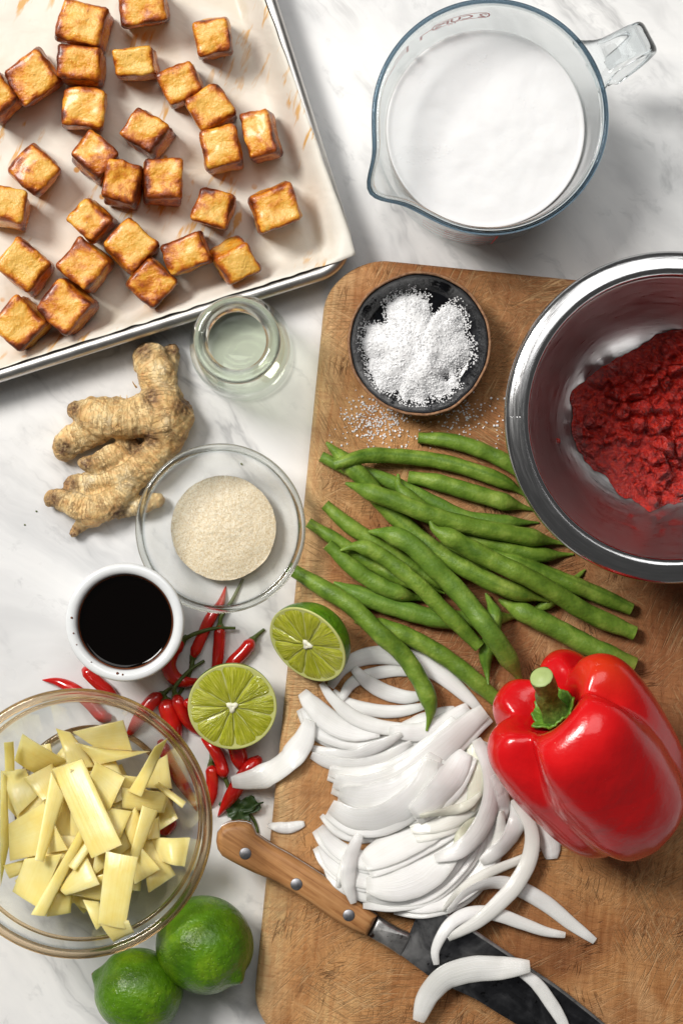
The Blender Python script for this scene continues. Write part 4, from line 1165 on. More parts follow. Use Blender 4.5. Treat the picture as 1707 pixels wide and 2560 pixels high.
def half_lime(cx, cy, zc, rad, normal, spin, lab):
    c = P(cx, cy, zc); nrm = Vector(normal).normalized(); q = Vector((0, 0, 1)).rotation_difference(nrm) @ Matrix.Rotation(R(spin), 3, 'Z').to_quaternion()
    T = lambda v: Vector(c) + q @ Vector(v)
    o = empty('lime_half', (c.x, c.y, 0), lab, 'lime', 'cut lime halves')
    V = []; F = []; n1, n2 = 22, 72
    for i in range(n1 + 1):
        ph = math.pi / 2 + math.pi / 2 * i / n1
        for j in range(n2):
            a = 2 * math.pi * j / n2; d = Vector((math.sin(ph) * math.cos(a), math.sin(ph) * math.sin(a), math.cos(ph)))
            r = rad * (1 + .012 * mn.noise(d * 2 + Vector((spin, 0, 0)))) * (1 - .08 * abs(math.cos(ph)) ** 2)
            V.append(T(d * r))
    for i in range(n1):
        for j in range(n2):
            m = (j + 1) % n2; F.append((i * n2 + j, (i + 1) * n2 + j, (i + 1) * n2 + m, i * n2 + m))
    child('rind', V, F, 'lime', o)
    V, F = lathe([(rad * 1.002, -.0006), (rad * 1.0, .0000), (rad * .985, .00025), (rad * .96, .0001), (rad * .90, -.0001), (0, -.0002)], (0, 0, 0), 72)
    face = child('cut_face', [T(v) for v in V], F, 'pith', o)
    V, F = lathe([(0, .0007), (.0011, .0014), (.0024, .0011), (.0032, -.0003)], (0, 0, 0), 16, rmod=lambda a, r, z: (r * (1 + .35 * math.sin(3 * a + spin)), z))
    child('core', [T(v) for v in V], F, 'core', face)
    rs = np.random.RandomState(int(spin) + 3); cuts = np.cumsum(rs.uniform(.6, 1.4, 10)); cuts = cuts / cuts[-1] * 2 * math.pi
    for k in range(10):
        a0 = cuts[k - 1] if k else 0; a1 = cuts[k]; a0 += .0; gap = .00022
        V = []; A = []; RD = []; F = []; n1, n2 = 10, 10
        for i in range(n1 + 1):
            for j in range(n2 + 1):
                u, v = i / n1, j / n2
                rr = .0021 + (rad * .950 - .0021) * u
                g = gap / max(rr, .002) + .035 * (max(0, u - .90) / .10) ** 2 * 2
                a = a0 + g + (a1 - a0 - 2 * g) * v + .045 * mn.noise(Vector((rr * 160, 5.5 * round(v) + k + round(v), spin)))
                edge = min(u, 1 - u, v, 1 - v)
                z = .0009 * sstep(edge, 0, .16) - .0001 + .0003 * mn.noise(Vector((rr * 300, a * 12, k)))* sstep(edge, 0, .2)
                V.append(T((rr * math.cos(a), rr * math.sin(a), z))); A.append(a); RD.append(u)
        for i in range(n1):
            for j in range(n2): F.append((i * (n2 + 1) + j, (i + 1) * (n2 + 1) + j, (i + 1) * (n2 + 1) + j + 1, i * (n2 + 1) + j + 1))
        child('segment', V, F, 'flesh', face, attrs={'ang': A, 'rad': RD})
half_lime(581, 1767, .0285, .0252, (.02, -.20, .98), 20, 'cut lime half with its face up lying on red chillies')
half_lime(768, 1612, BZ + .0235, .0245, (-.50, -.50, .71), 55, 'cut lime half leaning on the board edge against the green beans')

# ------------------------------------------------------------------ knife
knife = empty('chef_knife', P(*CKN(620, 480), BZ), 'old kitchen knife with riveted wooden handle and dark patinated blade on the board', 'knife')
KZ = BZ + .009
def poly(pts, z, f=CKN, n=None):
    return [P(*f(*q), z) for q in pts]
def inset(pts, d):
    n = len(pts); out = []
    area2 = sum(pts[i].x * pts[(i + 1) % n].y - pts[(i + 1) % n].x * pts[i].y for i in range(n)); sg = 1 if area2 > 0 else -1
    for i in range(n):
        a, b_, c = pts[i - 1], pts[i], pts[(i + 1) % n]
        e1 = (b_ - a).xy.normalized(); e2 = (c - b_).xy.normalized()
        m = Vector((-(e1.y + e2.y), e1.x + e2.x)) * sg; m = m.normalized() if m.length > 1e-6 else Vector((-e1.y, e1.x)) * sg
        k = 1 / max(.5, math.sqrt(max(0, (1 + e1.dot(e2)) / 2)))
        out.append(Vector((b_.x + m.x * d * k, b_.y + m.y * d * k, 0)))
    return out
def slab(pts, levels):
    """levels = [(inset, z)] from bottom to top"""
    loops = [[(p.x, p.y, z) for p in inset(pts, d)] for d, z in levels]
    return loft(loops)
hpts = [(62, 165), (66, 130), (84, 104), (112, 90), (150, 85), (182, 88), (203, 98), (212, 116), (220, 135), (258, 162), (305, 190), (350, 214), (400, 245), (450, 277), (505, 312), (560, 350), (615, 392), (660, 427), (695, 456), (676, 496), (655, 534), (625, 522), (590, 508), (550, 488), (510, 464), (465, 432), (420, 400), (360, 362), (300, 326), (255, 306), (210, 288), (165, 266), (120, 242), (86, 222), (68, 195)]
hz0, hz1 = BZ + .0005, BZ + .0170
hp_w = poly(hpts, hz1 - .003); hp_w = [Vector((p.x, p.y, 0)) for p in hp_w]
lev = [(.0030, hz0), (.0012, hz0 + .0012), (.0002, hz0 + .0035), (.0002, KZ - .0014)]
child('handle_scale', *slab(hp_w, lev), 'handle', knife, sharp=40)
lev = [(.0002, KZ + .0014), (.0002, hz1 - .0045), (.0006, hz1 - .0028), (.0014, hz1 - .0014), (.0026, hz1 - .0005), (.0042, hz1)]
upper = child('handle_scale', *slab(hp_w, lev), 'handle', knife, sharp=40)
child('tang', *slab(hp_w, [(.0005, KZ - .0013), (0, KZ - .0011), (0, KZ + .0011), (.0005, KZ + .0013)]), 'bolster', knife, sharp=40)
for q in ((178, 210), (378, 330), (583, 452)):
    c = P(*CKN(*q), hz1); V, F = lathe([(.0034, -.004), (.0034, .0001), (.0031, .00035), (0, .0005)], (c.x, c.y, hz1), 28); child('rivet', V, F, 'rivet', upper)
bpts = [Vector((p.x, p.y, 0)) for p in poly([(696, 457), (720, 472), (745, 488), (772, 503), (794, 514), (818, 522), (826, 534), (816, 562), (800, 594), (786, 616), (750, 590), (715, 569), (685, 553), (656, 535), (676, 496)], BZ + .012)]
child('bolster', *slab(bpts, [(.0022, BZ + .0018), (.0005, BZ + .0035), (0, KZ), (.0003, KZ + .0030), (.0009, KZ + .0038), (.0018, KZ + .0044)]), 'bolster', knife, sharp=50)
# blade: thick at the spine (lower edge in the picture), thin at the cutting edge, falling to the board towards the tip
spine = [(786, 606), (900, 690), (1000, 742), (1080, 780), (1160, 830), (1230, 872), (1330, 935), (1500, 1040), (1750, 1190), (1980, 1318)]
edge = [(872, 398), (935, 425), (985, 455), (1055, 496), (1120, 540), (1210, 600), (1300, 662), (1450, 768), (1700, 985), (1990, 1322)]
n = 60; sp = smoothpts(spine, n); ed = smoothpts(edge, n); V = []; K = 12
for i in range(n):
    u = i / (n - 1); zc = KZ + .0022 - (KZ - BZ - .0002) * sstep(u, 0, .75)
    for side in (1, -1):
        for j in range(K):
            f = j / (K - 1); w = f if side == 1 else 1 - f
            a = sp[i] * (1 - w) + ed[i] * w
            th = .0011 * (1 - .95 * w) * (1 - .6 * u) + .00008
            p = P(*CKN(*a), zc); V.append((p.x, p.y, zc + side * th))
F = []
for i in range(n - 1):
    for j in range(2 * K):
        m = (j + 1) % (2 * K); F.append((i * 2 * K + j, i * 2 * K + m, (i + 1) * 2 * K + m, (i + 1) * 2 * K + j))
F.append(tuple(range(2 * K))); F.append(tuple(range((n - 1) * 2 * K, n * 2 * K))[::-1])
WR = [math.exp(-((i / (n - 1) - .03) / .06) ** 2) + .5 * math.exp(-((i / (n - 1) - .20) / .05) ** 2) for i in range(n) for _ in range(2 * K)]
bld = child('blade', V, F, 'blade', knife, sharp=40, attrs={'wear': WR})
VE = []
for i in range(n):
    u = i / (n - 1); zc = KZ + .0022 - (KZ - BZ - .0002) * sstep(u, 0, .75)
    for w, dz in ((.945, .00008), (1.004, .00004), (1.004, -.00006)):
        a = sp[i] * (1 - w) + ed[i] * w; th = .0011 * (1 - .95 * min(w, 1)) * (1 - .6 * u) + .00008; p = P(*CKN(*a), zc); VE.append((p.x, p.y, zc + th + dz))
child('ground_edge', VE, [(3 * i + j, 3 * i + j + 1, 3 * i + j + 4, 3 * i + j + 3) for i in range(n - 1) for j in (0, 1)], 'bolster', bld)
HM.put(np.array([v[0] for v in V]), np.array([v[1] for v in V]), np.array([v[2] for v in V]))
spf, edf = smoothpts(spine, 420), smoothpts(edge, 420)
for i in range(420):
    u = i / 419; zc = KZ + .0022 - (KZ - BZ - .0002) * sstep(u, 0, .75)
    pp = np.array([P(*CKN(*(spf[i] * (1 - w) + edf[i] * w)), zc) for w in np.linspace(0, 1, 110)]); HM.put(pp[:, 0], pp[:, 1], pp[:, 2] + .0012)
hx = np.array([p.x for p in hp_w]); hy = np.array([p.y for p in hp_w])
X, Y = HM.grid(); inside = np.zeros(X.shape, bool)
for i in range(len(hx)):
    j = i - 1; cnd = ((hy[i] > Y) != (hy[j] > Y)) & (X < (hx[j] - hx[i]) * (Y - hy[i]) / (hy[j] - hy[i] + 1e-12) + hx[i]); inside ^= cnd
HM.H[inside] = np.maximum(HM.H[inside], hz1)

# ------------------------------------------------------------------ onion slices
OG = 'white onion slices heaped on the chopping board'
OL = 'curved white onion slice within the heap on the board'
ON = [ # crop, points, width, thickness mm, green, label   (bottom ones first)
 (0, [(760, 1060), (880, 1065), (1000, 1020), (1090, 930), (1140, 800), (1150, 680)], 90, 3.0, 0, None),
 (0, [(640, 1030), (760, 1042), (880, 1022), (980, 945), (1060, 845), (1100, 740)], 75, 3.0, 0, None),
 (0, [(560, 900), (700, 930), (860, 900), (1000, 800), (1080, 700)], 150, 3.5, 0, None),
 (0, [(490, 890), (530, 960), (610, 1010), (720, 1030), (820, 1010)], 62, 3.0, 0, None),
 (0, [(475, 830), (520, 900), (600, 955), (720, 975), (820, 950)], 74, 3.0, 0, None),
 (0, [(470, 762), (520, 830), (610, 885), (740, 900), (850, 860)], 74, 3.2, 0, None),
 (0, [(475, 718), (540, 780), (630, 805), (740, 800)], 42, 2.6, 0, None),
 (0, [(650, 992), (760, 990), (870, 945), (960, 860), (1010, 780)], 130, 3.4, 0, 'broad translucent onion slice showing fine ribs low in the heap'),
 (0, [(640, 905), (740, 850), (860, 785), (985, 735)], 130, 3.2, 0, None),
 (0, [(640, 470), (760, 450), (900, 380), (1010, 320)], 130, 3.2, 0, None),
 (0, [(640, 600), (780, 590), (900, 520), (1010, 420)], 150, 3.2, 0, None),
 (0, [(900, 640), (990, 600), (1080, 520), (1120, 430)], 150, 3.2, .3, None),
 (0, [(820, 760), (950, 700), (1060, 620), (1120, 540)], 140, 3.2, .3, None),
 (0, [(700, 680), (820, 660), (930, 600)], 130, 3.2, 0, None),
 (0, [(1060, 400), (1078, 500), (1082, 600), (1060, 700)], 62, 3.0, .8, 'pale green heart of onion on the right of the heap by the red pepper'),
 (0, [(1085, 730), (1040, 770), (1000, 850)], 46, 2.6, 1.0, 'short yellow green onion shoot under the curved slices'),
 (0, [(705, 410), (620, 425), (540, 410), (460, 370), (410, 290)], 74, 3.4, 0, None),
 (0, [(705, 396), (600, 388), (510, 350), (440, 285), (400, 235)], 84, 3.4, 0, 'blunt ended onion slice at the top of the heap pointing at the upright lime half'),
 (0, [(520, 232), (580, 278), (680, 306), (780, 310), (880, 290)], 46, 3.0, 0, None),
 (0, [(550, 272), (590, 205), (660, 168), (760, 152), (850, 160)], 44, 3.2, 0, 'thin arched onion slice open over bare wood under the green bean'),
 (0, [(510, 215), (560, 140), (640, 98), (740, 90), (850, 112), (950, 172), (1030, 240), (1090, 300)], 66, 4.0, 0, 'large arched onion slice at the heap top beneath two green beans'),
 (0, [(602, 143), (650, 190), (720, 232), (800, 254), (870, 250)], 54, 3.4, 0, 'pointed onion slice lying inside the large arch'),
 (0, [(475, 200), (520, 262), (600, 332), (700, 370), (800, 380), (900, 368)], 52, 3.4, 0, 'long onion slice starting under the tilted lime half'),
 (0, [(740, 388), (860, 392), (960, 352), (1050, 292)], 66, 3.4, 0, None),
 (0, [(440, 455), (520, 478), (600, 484), (700, 445), (790, 400)], 52, 3.0, 0, None),
 (0, [(435, 482), (520, 516), (620, 524), (720, 500), (830, 435)], 58, 3.0, 0, None),
 (0, [(505, 543), (600, 562), (720, 552), (830, 500), (930, 420), (1000, 340)], 76, 3.4, 0, None),
 (0, [(525, 582), (620, 606), (740, 592), (850, 535), (960, 440), (1060, 350), (1115, 308)], 104, 3.6, 0, 'very long onion slice running up to the stem end of the red pepper'),
 (0, [(545, 628), (660, 652), (790, 620), (880, 545), (920, 480)], 108, 3.4, 0, None),
 (0, [(512, 680), (600, 728), (700, 728), (800, 680), (870, 600), (908, 500)], 104, 3.6, 0, 'broad bright crescent of onion in the middle of the heap'),
 (0, [(828, 708), (900, 660), (975, 575), (1040, 470)], 104, 3.4, 0, 'wide pointed onion slice beside the broad crescent'),
 (0, [(1100, 632), (1040, 682), (960, 702), (860, 722)], 36, 2.6, .7, 'narrow frayed yellowish onion heart across the heap'),
 (0, [(1080, 420), (1130, 520), (1142, 640), (1100, 762), (1020, 850), (920, 888)], 74, 4.0, 0, 'thick curved onion slice bending round the right of the heap'),
 (0, [(540, 1000), (568, 905), (600, 830)], 36, 2.8, 0, None),
 (0, [(625, 790), (592, 880), (580, 970), (602, 1062)], 60, 3.4, 0, 'onion slice hanging over the wooden knife handle'),
 (0, [(1150, 560), (1180, 640), (1190, 740)], 60, 3.2, 0, None),
 (0, [(1180, 700), (1170, 800), (1130, 900)], 40, 3.0, .2, None),
 (0, [(950, 1092), (1010, 1020), (1110, 952), (1250, 892), (1330, 850)], 36, 3.0, .25, 'straight thin onion slice sloping down from the red pepper'),
 (0, [(1270, 690), (1330, 770), (1368, 830), (1376, 888)], 80, 3.6, 0, 'short square ended onion slice poking out below the red pepper'),
 (0, [(1232, 655), (1240, 740), (1190, 832), (1100, 902)], 68, 3.8, 0, 'curved onion slice hooking left from under the red pepper'),
 (1, [(970, 440), (1045, 362), (1150, 322), (1240, 342), (1350, 402), (1450, 482), (1545, 552)], 58, 3.6, 0, 'large arched onion slice lying on bare wood with its point away from the heap'),
 (1, [(925, 642), (922, 580), (972, 492), (1050, 442), (1150, 442), (1260, 480), (1350, 512), (1428, 526)], 48, 3.2, 0, 'slender arched onion slice crossing the knife edge onto the wood'),
 (0, [(1225, 655), (1292, 760), (1292, 872), (1240, 980), (1170, 1058), (1090, 1130), (970, 1200)], 58, 4.0, .15, 'long s shaped onion slice from the red pepper down to the knife blade'),
 (1, [(1225, 655), (1310, 712), (1370, 790), (1420, 872), (1442, 935)], 46, 3.2, 0, 'thin onion slice curving along the dark knife blade'),
 (1, [(855, 862), (892, 762), (960, 695), (1060, 660), (1170, 655), (1290, 648)], 92, 4.2, .1, 'large onion crescent draped across the dark knife blade'),
 (0, [(432, 345), (402, 430), (330, 515), (235, 570), (125, 588)], 92, 4.2, 0, 'single onion slice bridging the board edge and the chillies'),
 (1, [(268, 98), (340, 108), (410, 92)], 40, 3.0, 0, 'tiny translucent onion sliver lying alone above the knife handle'),
]
# broad slices come off the knife in pairs: a thinner one peeps out under each
ON2 = []
for it in ON:
    cp, pts, wd, th, green, lab = it
    if cp == 0 and wd >= 70 and lab is None or (lab and ('very long' in lab or 'broad' in lab)):
        q = np.array(pts, float); t_ = np.gradient(q, axis=0); t_ /= np.linalg.norm(t_, axis=1)[:, None]; n_ = np.stack([-t_[:, 1], t_[:, 0]], 1)
        if n_[len(q) // 2][1] < 0: n_ = -n_
        ON2.append((cp, [tuple(x) for x in q + n_ * wd * .36], wd * .62, th * .85, green, None))
    ON2.append(it)
ON = ON2
for k, (cp, pts, wd, th, green, lab) in enumerate(ON):
    f = (CON, CKN)[cp]; px = [f(*q) for q in pts]; hw = M(wd * .6378, .03) / 2 * 1.16; n = 44; TH = th / 1000 * .62
    rs = np.random.RandomState(40 + k)
    pa, pb = rs.uniform(.45, .62), rs.uniform(.10, .2)
    def wid(t, hw=hw, pa=pa, pb=pb): return hw * (pb + (1 - pb) * min(1, math.sin(math.pi * min(1, max(0, .04 + t * .92))) ** pa * 1.02))
    sg = 12 if lab and ('blade' in lab or 'knife edge' in lab) else 5
    XY, zz, N, w, roll, t = drape(px, wid, None, BZ + .006, n, sg, .25 if sg == 12 else .7)
    raw = zz; zz = gauss(zz, 5 if sg == 12 else 2)
    if sg == 12: zz = gauss(raw, 7); zz = zz + max(0, (raw - zz).max())
    K = 20; V = []; S = []; TT = []; F = []; EG = []
    T3, N3, B3 = frames(np.column_stack([XY, zz]))
    arch = rs.uniform(.06, .22); tilt = rs.uniform(-.12, .12)
    for i in range(n):
        rl = roll[i] + tilt; h = TH * (.45 + .55 * math.sin(math.pi * (.06 + .88 * t[i])) ** .5) / 2
        Nn = N3[i] * math.cos(rl) + B3[i] * math.sin(rl); Bn = -N3[i] * math.sin(rl) + B3[i] * math.cos(rl)
        cpt = np.array([XY[i][0], XY[i][1], zz[i] + h])
        for j in range(K):
            a = 2 * math.pi * j / K; e = .62
            sx = math.copysign(abs(math.cos(a)) ** e, math.cos(a)); sy = math.copysign(abs(math.sin(a)) ** e, math.sin(a))
            q = cpt + Nn * w[i] * sx * (1 + .03 * mn.noise(Vector((i * .3, sx, k)))) + Bn * (h * sy * (1 - .55 * sx * sx) + arch * w[i] * .55 * (1 - sx * sx) + .0003 * mn.noise(Vector((i * .25, sx * 2, k + .5))))
            V.append(q); S.append(sx + .3 * (sy > 0)); TT.append(t[i]); EG.append(max(abs(sx) ** 6, sstep(abs(t[i] - .5), .42, .5) * .8))
    for i in range(n - 1):
        for j in range(K):
            m = (j + 1) % K; F.append((i * K + j, i * K + m, (i + 1) * K + m, (i + 1) * K + j))
    F.append(tuple(range(K))[::-1]); F.append(tuple(range((n - 1) * K, n * K)))
    V = np.array(V); low = BZ if cp == 0 else BZ
    o = make('onion_slice', V, F, 'onion', attrs={'s': S, 't': TT, 'edge': EG, 'green': [green] * len(V)}, sharp=62)
    setp(o, lab or OL, 'onion', OG)
    top = V.reshape(n, K, 3)
    for u in np.linspace(-1, 1, max(9, int(hw * 2 / .0009))):
        c = np.column_stack([XY, zz]) + N3 * (w * u)[:, None] * np.cos(roll)[:, None]
        HM.put(c[:, 0], c[:, 1], zz + TH * .95 + np.sin(roll) * w * u + arch * w * .4 * (1 - u * u))

# ------------------------------------------------------------------ green beans
BE = [ # points (bottom ones first), radius, blunt ends (start,end), blemish at end, seam, label
 ([(160, 158), (250, 200), (400, 245), (520, 300), (620, 348), (720, 395), (860, 412), (1005, 415)], 30, (1, 0), 0, 1.2, 'green bean whose pointed end shows just left of the steel bowl'),
 ([(459, 226), (468, 285), (560, 372), (700, 460), (860, 512), (1000, 540), (1140, 538)], 34, (0, 0), 0, 2.0, 'dark green bean with a thin tip sticking up between two others'),
 ([(210, 648), (330, 705), (480, 755), (620, 790), (760, 792), (945, 780)], 38, (0, 0), .6, 1.1, 'ridged green bean buried low in the heap, browning at its end'),
 ([(290, 800), (430, 832), (560, 890), (690, 975), (850, 1112)], 36, (0, 1), .1, 3.0, 'green bean reaching from behind the lime half to the red pepper'),
 ([(175, 345), (260, 420), (350, 480), (470, 560), (600, 640), (720, 700)], 32, (1, 0), 0, 4, 'green bean with cut tip passing under the pale thick bean'),
 ([(110, 415), (200, 472), (290, 532), (400, 600), (520, 650), (640, 690)], 29, (1, 0), 0, 4, 'slim green bean with its cut end at the board edge by the sugar bowl'),
 ([(610, 490), (700, 552), (790, 615), (900, 690)], 30, (0, 0), 0, 2, 'green bean glimpsed in the gap beside the curled bean tip'),
 ([(1186, 598), (1150, 632), (1100, 680), (1030, 735), (930, 780)], 26, (0, 0), .2, 2, 'green bean with only its needle thin tip poking out above two cut ends'),
 ([(800, 690), (832, 770), (822, 850), (802, 930), (803, 985), (810, 1046)], 33, (0, 0), 0, 1.8, 'green bean hanging straight down ending in a slender tail'),
 ([(850, 715), (960, 772), (1080, 832), (1220, 905), (1378, 970)], 42, (0, 1), .35, 3, 'thick green bean with a dark open cut end above the red pepper'),
 ([(537, 85), (650, 95), (760, 125), (890, 185), (985, 260)], 32, (1, 1), 0, 3.5, 'green bean nearest the spilled salt going under the steel bowl'),
 ([(498, 237), (600, 255), (720, 290), (850, 328), (990, 368)], 35, (1, 0), 0, 4.0, 'bumpy green bean with blunt cut end pointing at the steel bowl'),
 ([(185, 500), (270, 580), (370, 650), (470, 692), (580, 720)], 33, (1, 0), 0, 4, 'dark green bean specked with white salt under the heap'),
 ([(180, 103), (270, 192), (335, 255), (400, 340), (490, 430), (600, 520), (740, 605), (880, 672), (1045, 722)], 36, (0, 0), .2, 1.5, 'long seamed green bean crossing the heap from top to middle'),
 ([(215, 190), (330, 156), (450, 156), (620, 176), (760, 215), (880, 262), (965, 318)], 31, (1, 0), 0, 1.3, 'long arched green bean with a groove, its end under the steel bowl'),
 ([(255, 262), (330, 288), (450, 332), (600, 390), (760, 432), (900, 458), (1105, 498)], 36, (0, 0), 0, 1.2, 'large glossy green bean lying across the top, touching the steel bowl'),
 ([(830, 525), (900, 562), (1000, 602), (1130, 652), (1250, 702), (1366, 752)], 34, (0, 1), 0, 1.0, 'green bean with a square cut end, upper of the two side by side'),
 ([(583, 408), (600, 440), (640, 462), (720, 506), (820, 560), (950, 622), (1070, 690), (1200, 770), (1378, 846)], 38, (0, 1), 0, 3, 'green bean with a curled thin tip and square cut end'),
 ([(235, 524), (290, 508), (350, 520), (430, 570), (530, 650), (620, 740), (700, 820), (775, 898)], 32, (0, 1), 0, 4, 'green bean with a hooked tip arching over the others'),
 ([(345, 450), (430, 462), (510, 502), (600, 590), (700, 692), (780, 792), (860, 902), (920, 1000), (945, 1060)], 40, (0, 0), 1.0, 1.2, 'pale thick green bean on top, browned at the end near the red pepper'),
 ([(50, 600), (170, 672), (280, 742), (390, 850), (480, 932), (550, 1040), (582, 1120), (582, 1170), (570, 1226)], 36, (1, 0), 0, 4, 'green bean from the board edge over the onions ending in a hooked tail'),
]
BGRP = 'green beans heaped on the chopping board'
for k, (pts, rp, blunt, blem, seam, lab) in enumerate(BE):
    px = [CBE(*q) for q in pts]; rmax = M(rp * .6422, .03) * .97; n = 70
    L = sum(math.dist(a, b_) for a, b_ in zip(px[:-1], px[1:])) / PXM
    def rad(t, rmax=rmax, L=L, blunt=blunt, k=k):
        d0, d1 = t * L, (1 - t) * L
        f = 1
        if blunt[0]: f *= .72 + .28 * sstep(d0, 0, .022)
        else: f *= max(.10, min(1, .16 + .2 * sstep(d0, 0, .004) + .64 * sstep(d0, .003, .016)))
        if blunt[1]: f *= .78 + .22 * sstep(d1, 0, .02)
        else: f *= max(.10, min(1, .14 + .14 * sstep(d1, 0, .006) + .72 * sstep(d1, .004, .020)))
        return rmax * f * (1 + .035 * math.sin(t * L / .0026 + k) * math.sin(t * L / .012 + 2 * k))
    XY, zz, N, w, roll, t = drape(px, rad, 1, BZ + .008, n, 7)
    zc = gauss(zz + w, 2.5)
    NS = 24
    seamf = lambda a: math.exp(-((((a - seam) + math.pi) % (2 * math.pi) - math.pi) / .12) ** 2)
    c = np.column_stack([XY, zc])
    V, F = tube(c, w, NS, mod=lambda i, a: (1 - .07 * seamf(a)) * (1 + .035 * mn.noise(Vector((i * .23, math.cos(a), math.sin(a) + k * 2)))))
    cut = [0.0] * (n * NS) + [0.9 if blunt[0] else 0, 0.9 if blunt[1] else 0]
    sm_ = [seamf(2 * math.pi * j / NS) for i in range(n) for j in range(NS)] + [0, 0]
    bl = [blem * sstep(i / n, .72, 1.0) for i in range(n) for j in range(NS)] + [0, 0]
    o = make('green_bean', V, F, 'bean', attrs={'cut': cut, 'seam': sm_, 'blem': bl}, sharp=60)
    setp(o, lab, 'green bean', BGRP)
    for u in np.linspace(-1, 1, 13): HM.put(XY[:, 0] + N[:, 0] * u * w, XY[:, 1] + N[:, 1] * u * w, zc + w * math.sqrt(max(0, 1 - u * u)))

# ------------------------------------------------------------------ red pepper
def red_pepper():
    prof = smoothpts([(.0185, .0), (.0170, .006), (.0115, .0125), (.0040, .019), (.0000, .0275), (.0040, .0365), (.0140, .0425), (.0320, .0440), (.0520, .0430), (.0720, .0405), (.0870, .0360), (.0960, .0290), (.0995, .0200), (.0975, .0100), (.0940, .0)], 84)
    grooves = [(R(35), .26, .26), (R(143), .24, .22), (R(208), .24, .26), (R(262), .24, .22), (R(325), .22, .24)]
    n = 180; V = []; F = []; OR = []
    cosE, E = math.cos(R(30)), R(30)
    dh = Vector((.64, -.77, 0)).normalized(); d = (dh * math.cos(E) + Vector((0, 0, -1)) * math.sin(E)).normalized()
    side = dh.cross(Vector((0, 0, 1))).normalized(); up = side.cross(d).normalized()     # up = away from the board
    for i, (s, r) in enumerate(prof):
        u = i / (len(prof) - 1)
        for j in range(n):
            a = 2 * math.pi * j / n
            g = 0
            for ga, gw, gd in grooves:
                dd = (a - ga + math.pi) % (2 * math.pi) - math.pi; g += gd / .24 * (.84 * math.exp(-(dd / gw) ** 2) + .16 * math.exp(-(dd / (gw * .35)) ** 2))
            sh = sstep(u, .08, .22); mid = .095 + .15 * math.exp(-((u - .30) / .11) ** 2) + .20 * math.exp(-((u - .88) / .11) ** 2)
            rr = r * (1 - mid * sh * g) * (1 + .045 * mn.noise(Vector((math.cos(a) * 1.2, math.sin(a) * 1.2, u * 2))) + .016 * sh * mn.noise(Vector((math.cos(a) * 3.5, math.sin(a) * 3.5, u * 6))))
            ss = s + .0090 * g * math.exp(-((u - .26) / .09) ** 2) - .007 * g * math.exp(-((u - .92) / .06) ** 2) + .0022 * mn.noise(Vector((math.cos(a) * 1.1 + 4, math.sin(a) * 1.1, 2))) * sh
            p = d * ss * 1.10 + (side * math.cos(a) + up * math.sin(a)) * rr * 1.08
            V.append(p)
            dd = (a - R(170) + math.pi) % (2 * math.pi) - math.pi
            OR.append(math.exp(-((u - .24) / .10) ** 2) * math.exp(-(dd / .32) ** 2))
    for i in range(len(prof) - 1):
        for j in range(n):
            m = (j + 1) % n; F.append((i * n + j, i * n + m, (i + 1) * n + m, (i + 1) * n + j))
    mz = min(v.z for v in V); lift = BZ - mz - .0005
    base = d * .0175; zb = base.z + lift
    tgt = P(1398, 1795, zb); off = Vector((tgt.x - base.x, tgt.y - base.y, lift))
    V = [v + off for v in V]
    o = empty('red_bell_pepper', (tgt.x + .03, tgt.y - .04, BZ), 'glossy whole red bell pepper with green stem lying on the chopping board', 'bell pepper')
    child('pepper_body', V, F, 'pepper', o, attrs={'orange': OR})
    # calyx: ruffled green cap following the hollow round the stem
    V = []; F = []; nr, na = 12, 72; B0 = off + base
    for i in range(nr + 1):
        for j in range(na):
            a = 2 * math.pi * j / na; u = i / nr
            Rm = .0124 + .0010 * math.sin(5 * a + 1) + .0008 * math.sin(8 * a)
            r = .003 + (Rm - .003) * u
            s = -.0016 - .0098 * (r / .0150) ** 2.0 + .0007 * math.sin(6 * a + 2) * u + .0005 * math.sin(22 * a) * u
            V.append(B0 + d * s + (side * math.cos(a) + up * math.sin(a)) * r)
    for i in range(nr):
        for j in range(na):
            m = (j + 1) % na; F.append((i * na + j, i * na + m, (i + 1) * na + m, (i + 1) * na + j))
    cx = child('calyx', V, F, 'calyx', o); md = cx.modifiers.new('t', 'SOLIDIFY'); md.thickness = .0012; md.offset = 1
    tip = P(1352, 1692, B0.z + .026)
    mid_ = (B0 - d * .012); c = smoothpts([tuple(B0 + d * .002), tuple(B0 - d * .004), tuple(mid_ + (tip - mid_) * .25), tuple((mid_ + tip) / 2 + Vector((.001, .001, .001))), tuple(tip)], 30)
    rad = [.0088 - .0030 * sstep(i / 29, 0, .40) + .0004 * sstep(i / 29, .7, 1) for i in range(30)]
    V, F = tube(c, rad, 22, mod=lambda i, a: 1 + .05 * math.sin(5 * a + 1) + .02 * math.sin(9 * a), cap=False)
    stem_ = child('stem', V, F, 'pstem', o)
    T = Vector(c[-1]) - Vector(c[-3]); T.normalize(); q = Vector((0, 0, 1)).rotation_difference(T)
    V, F = lathe([(rad[-1] * 1.0, -.0004), (rad[-1] * .9, .0003), (rad[-1] * .62, .0000), (rad[-1] * .45, .0006), (0, .0008)], (0, 0, 0), 26)
    child('cut_stem_end', [Vector(c[-1]) + q @ Vector(v) for v in V], F, 'stemcut', stem_)
red_pepper()

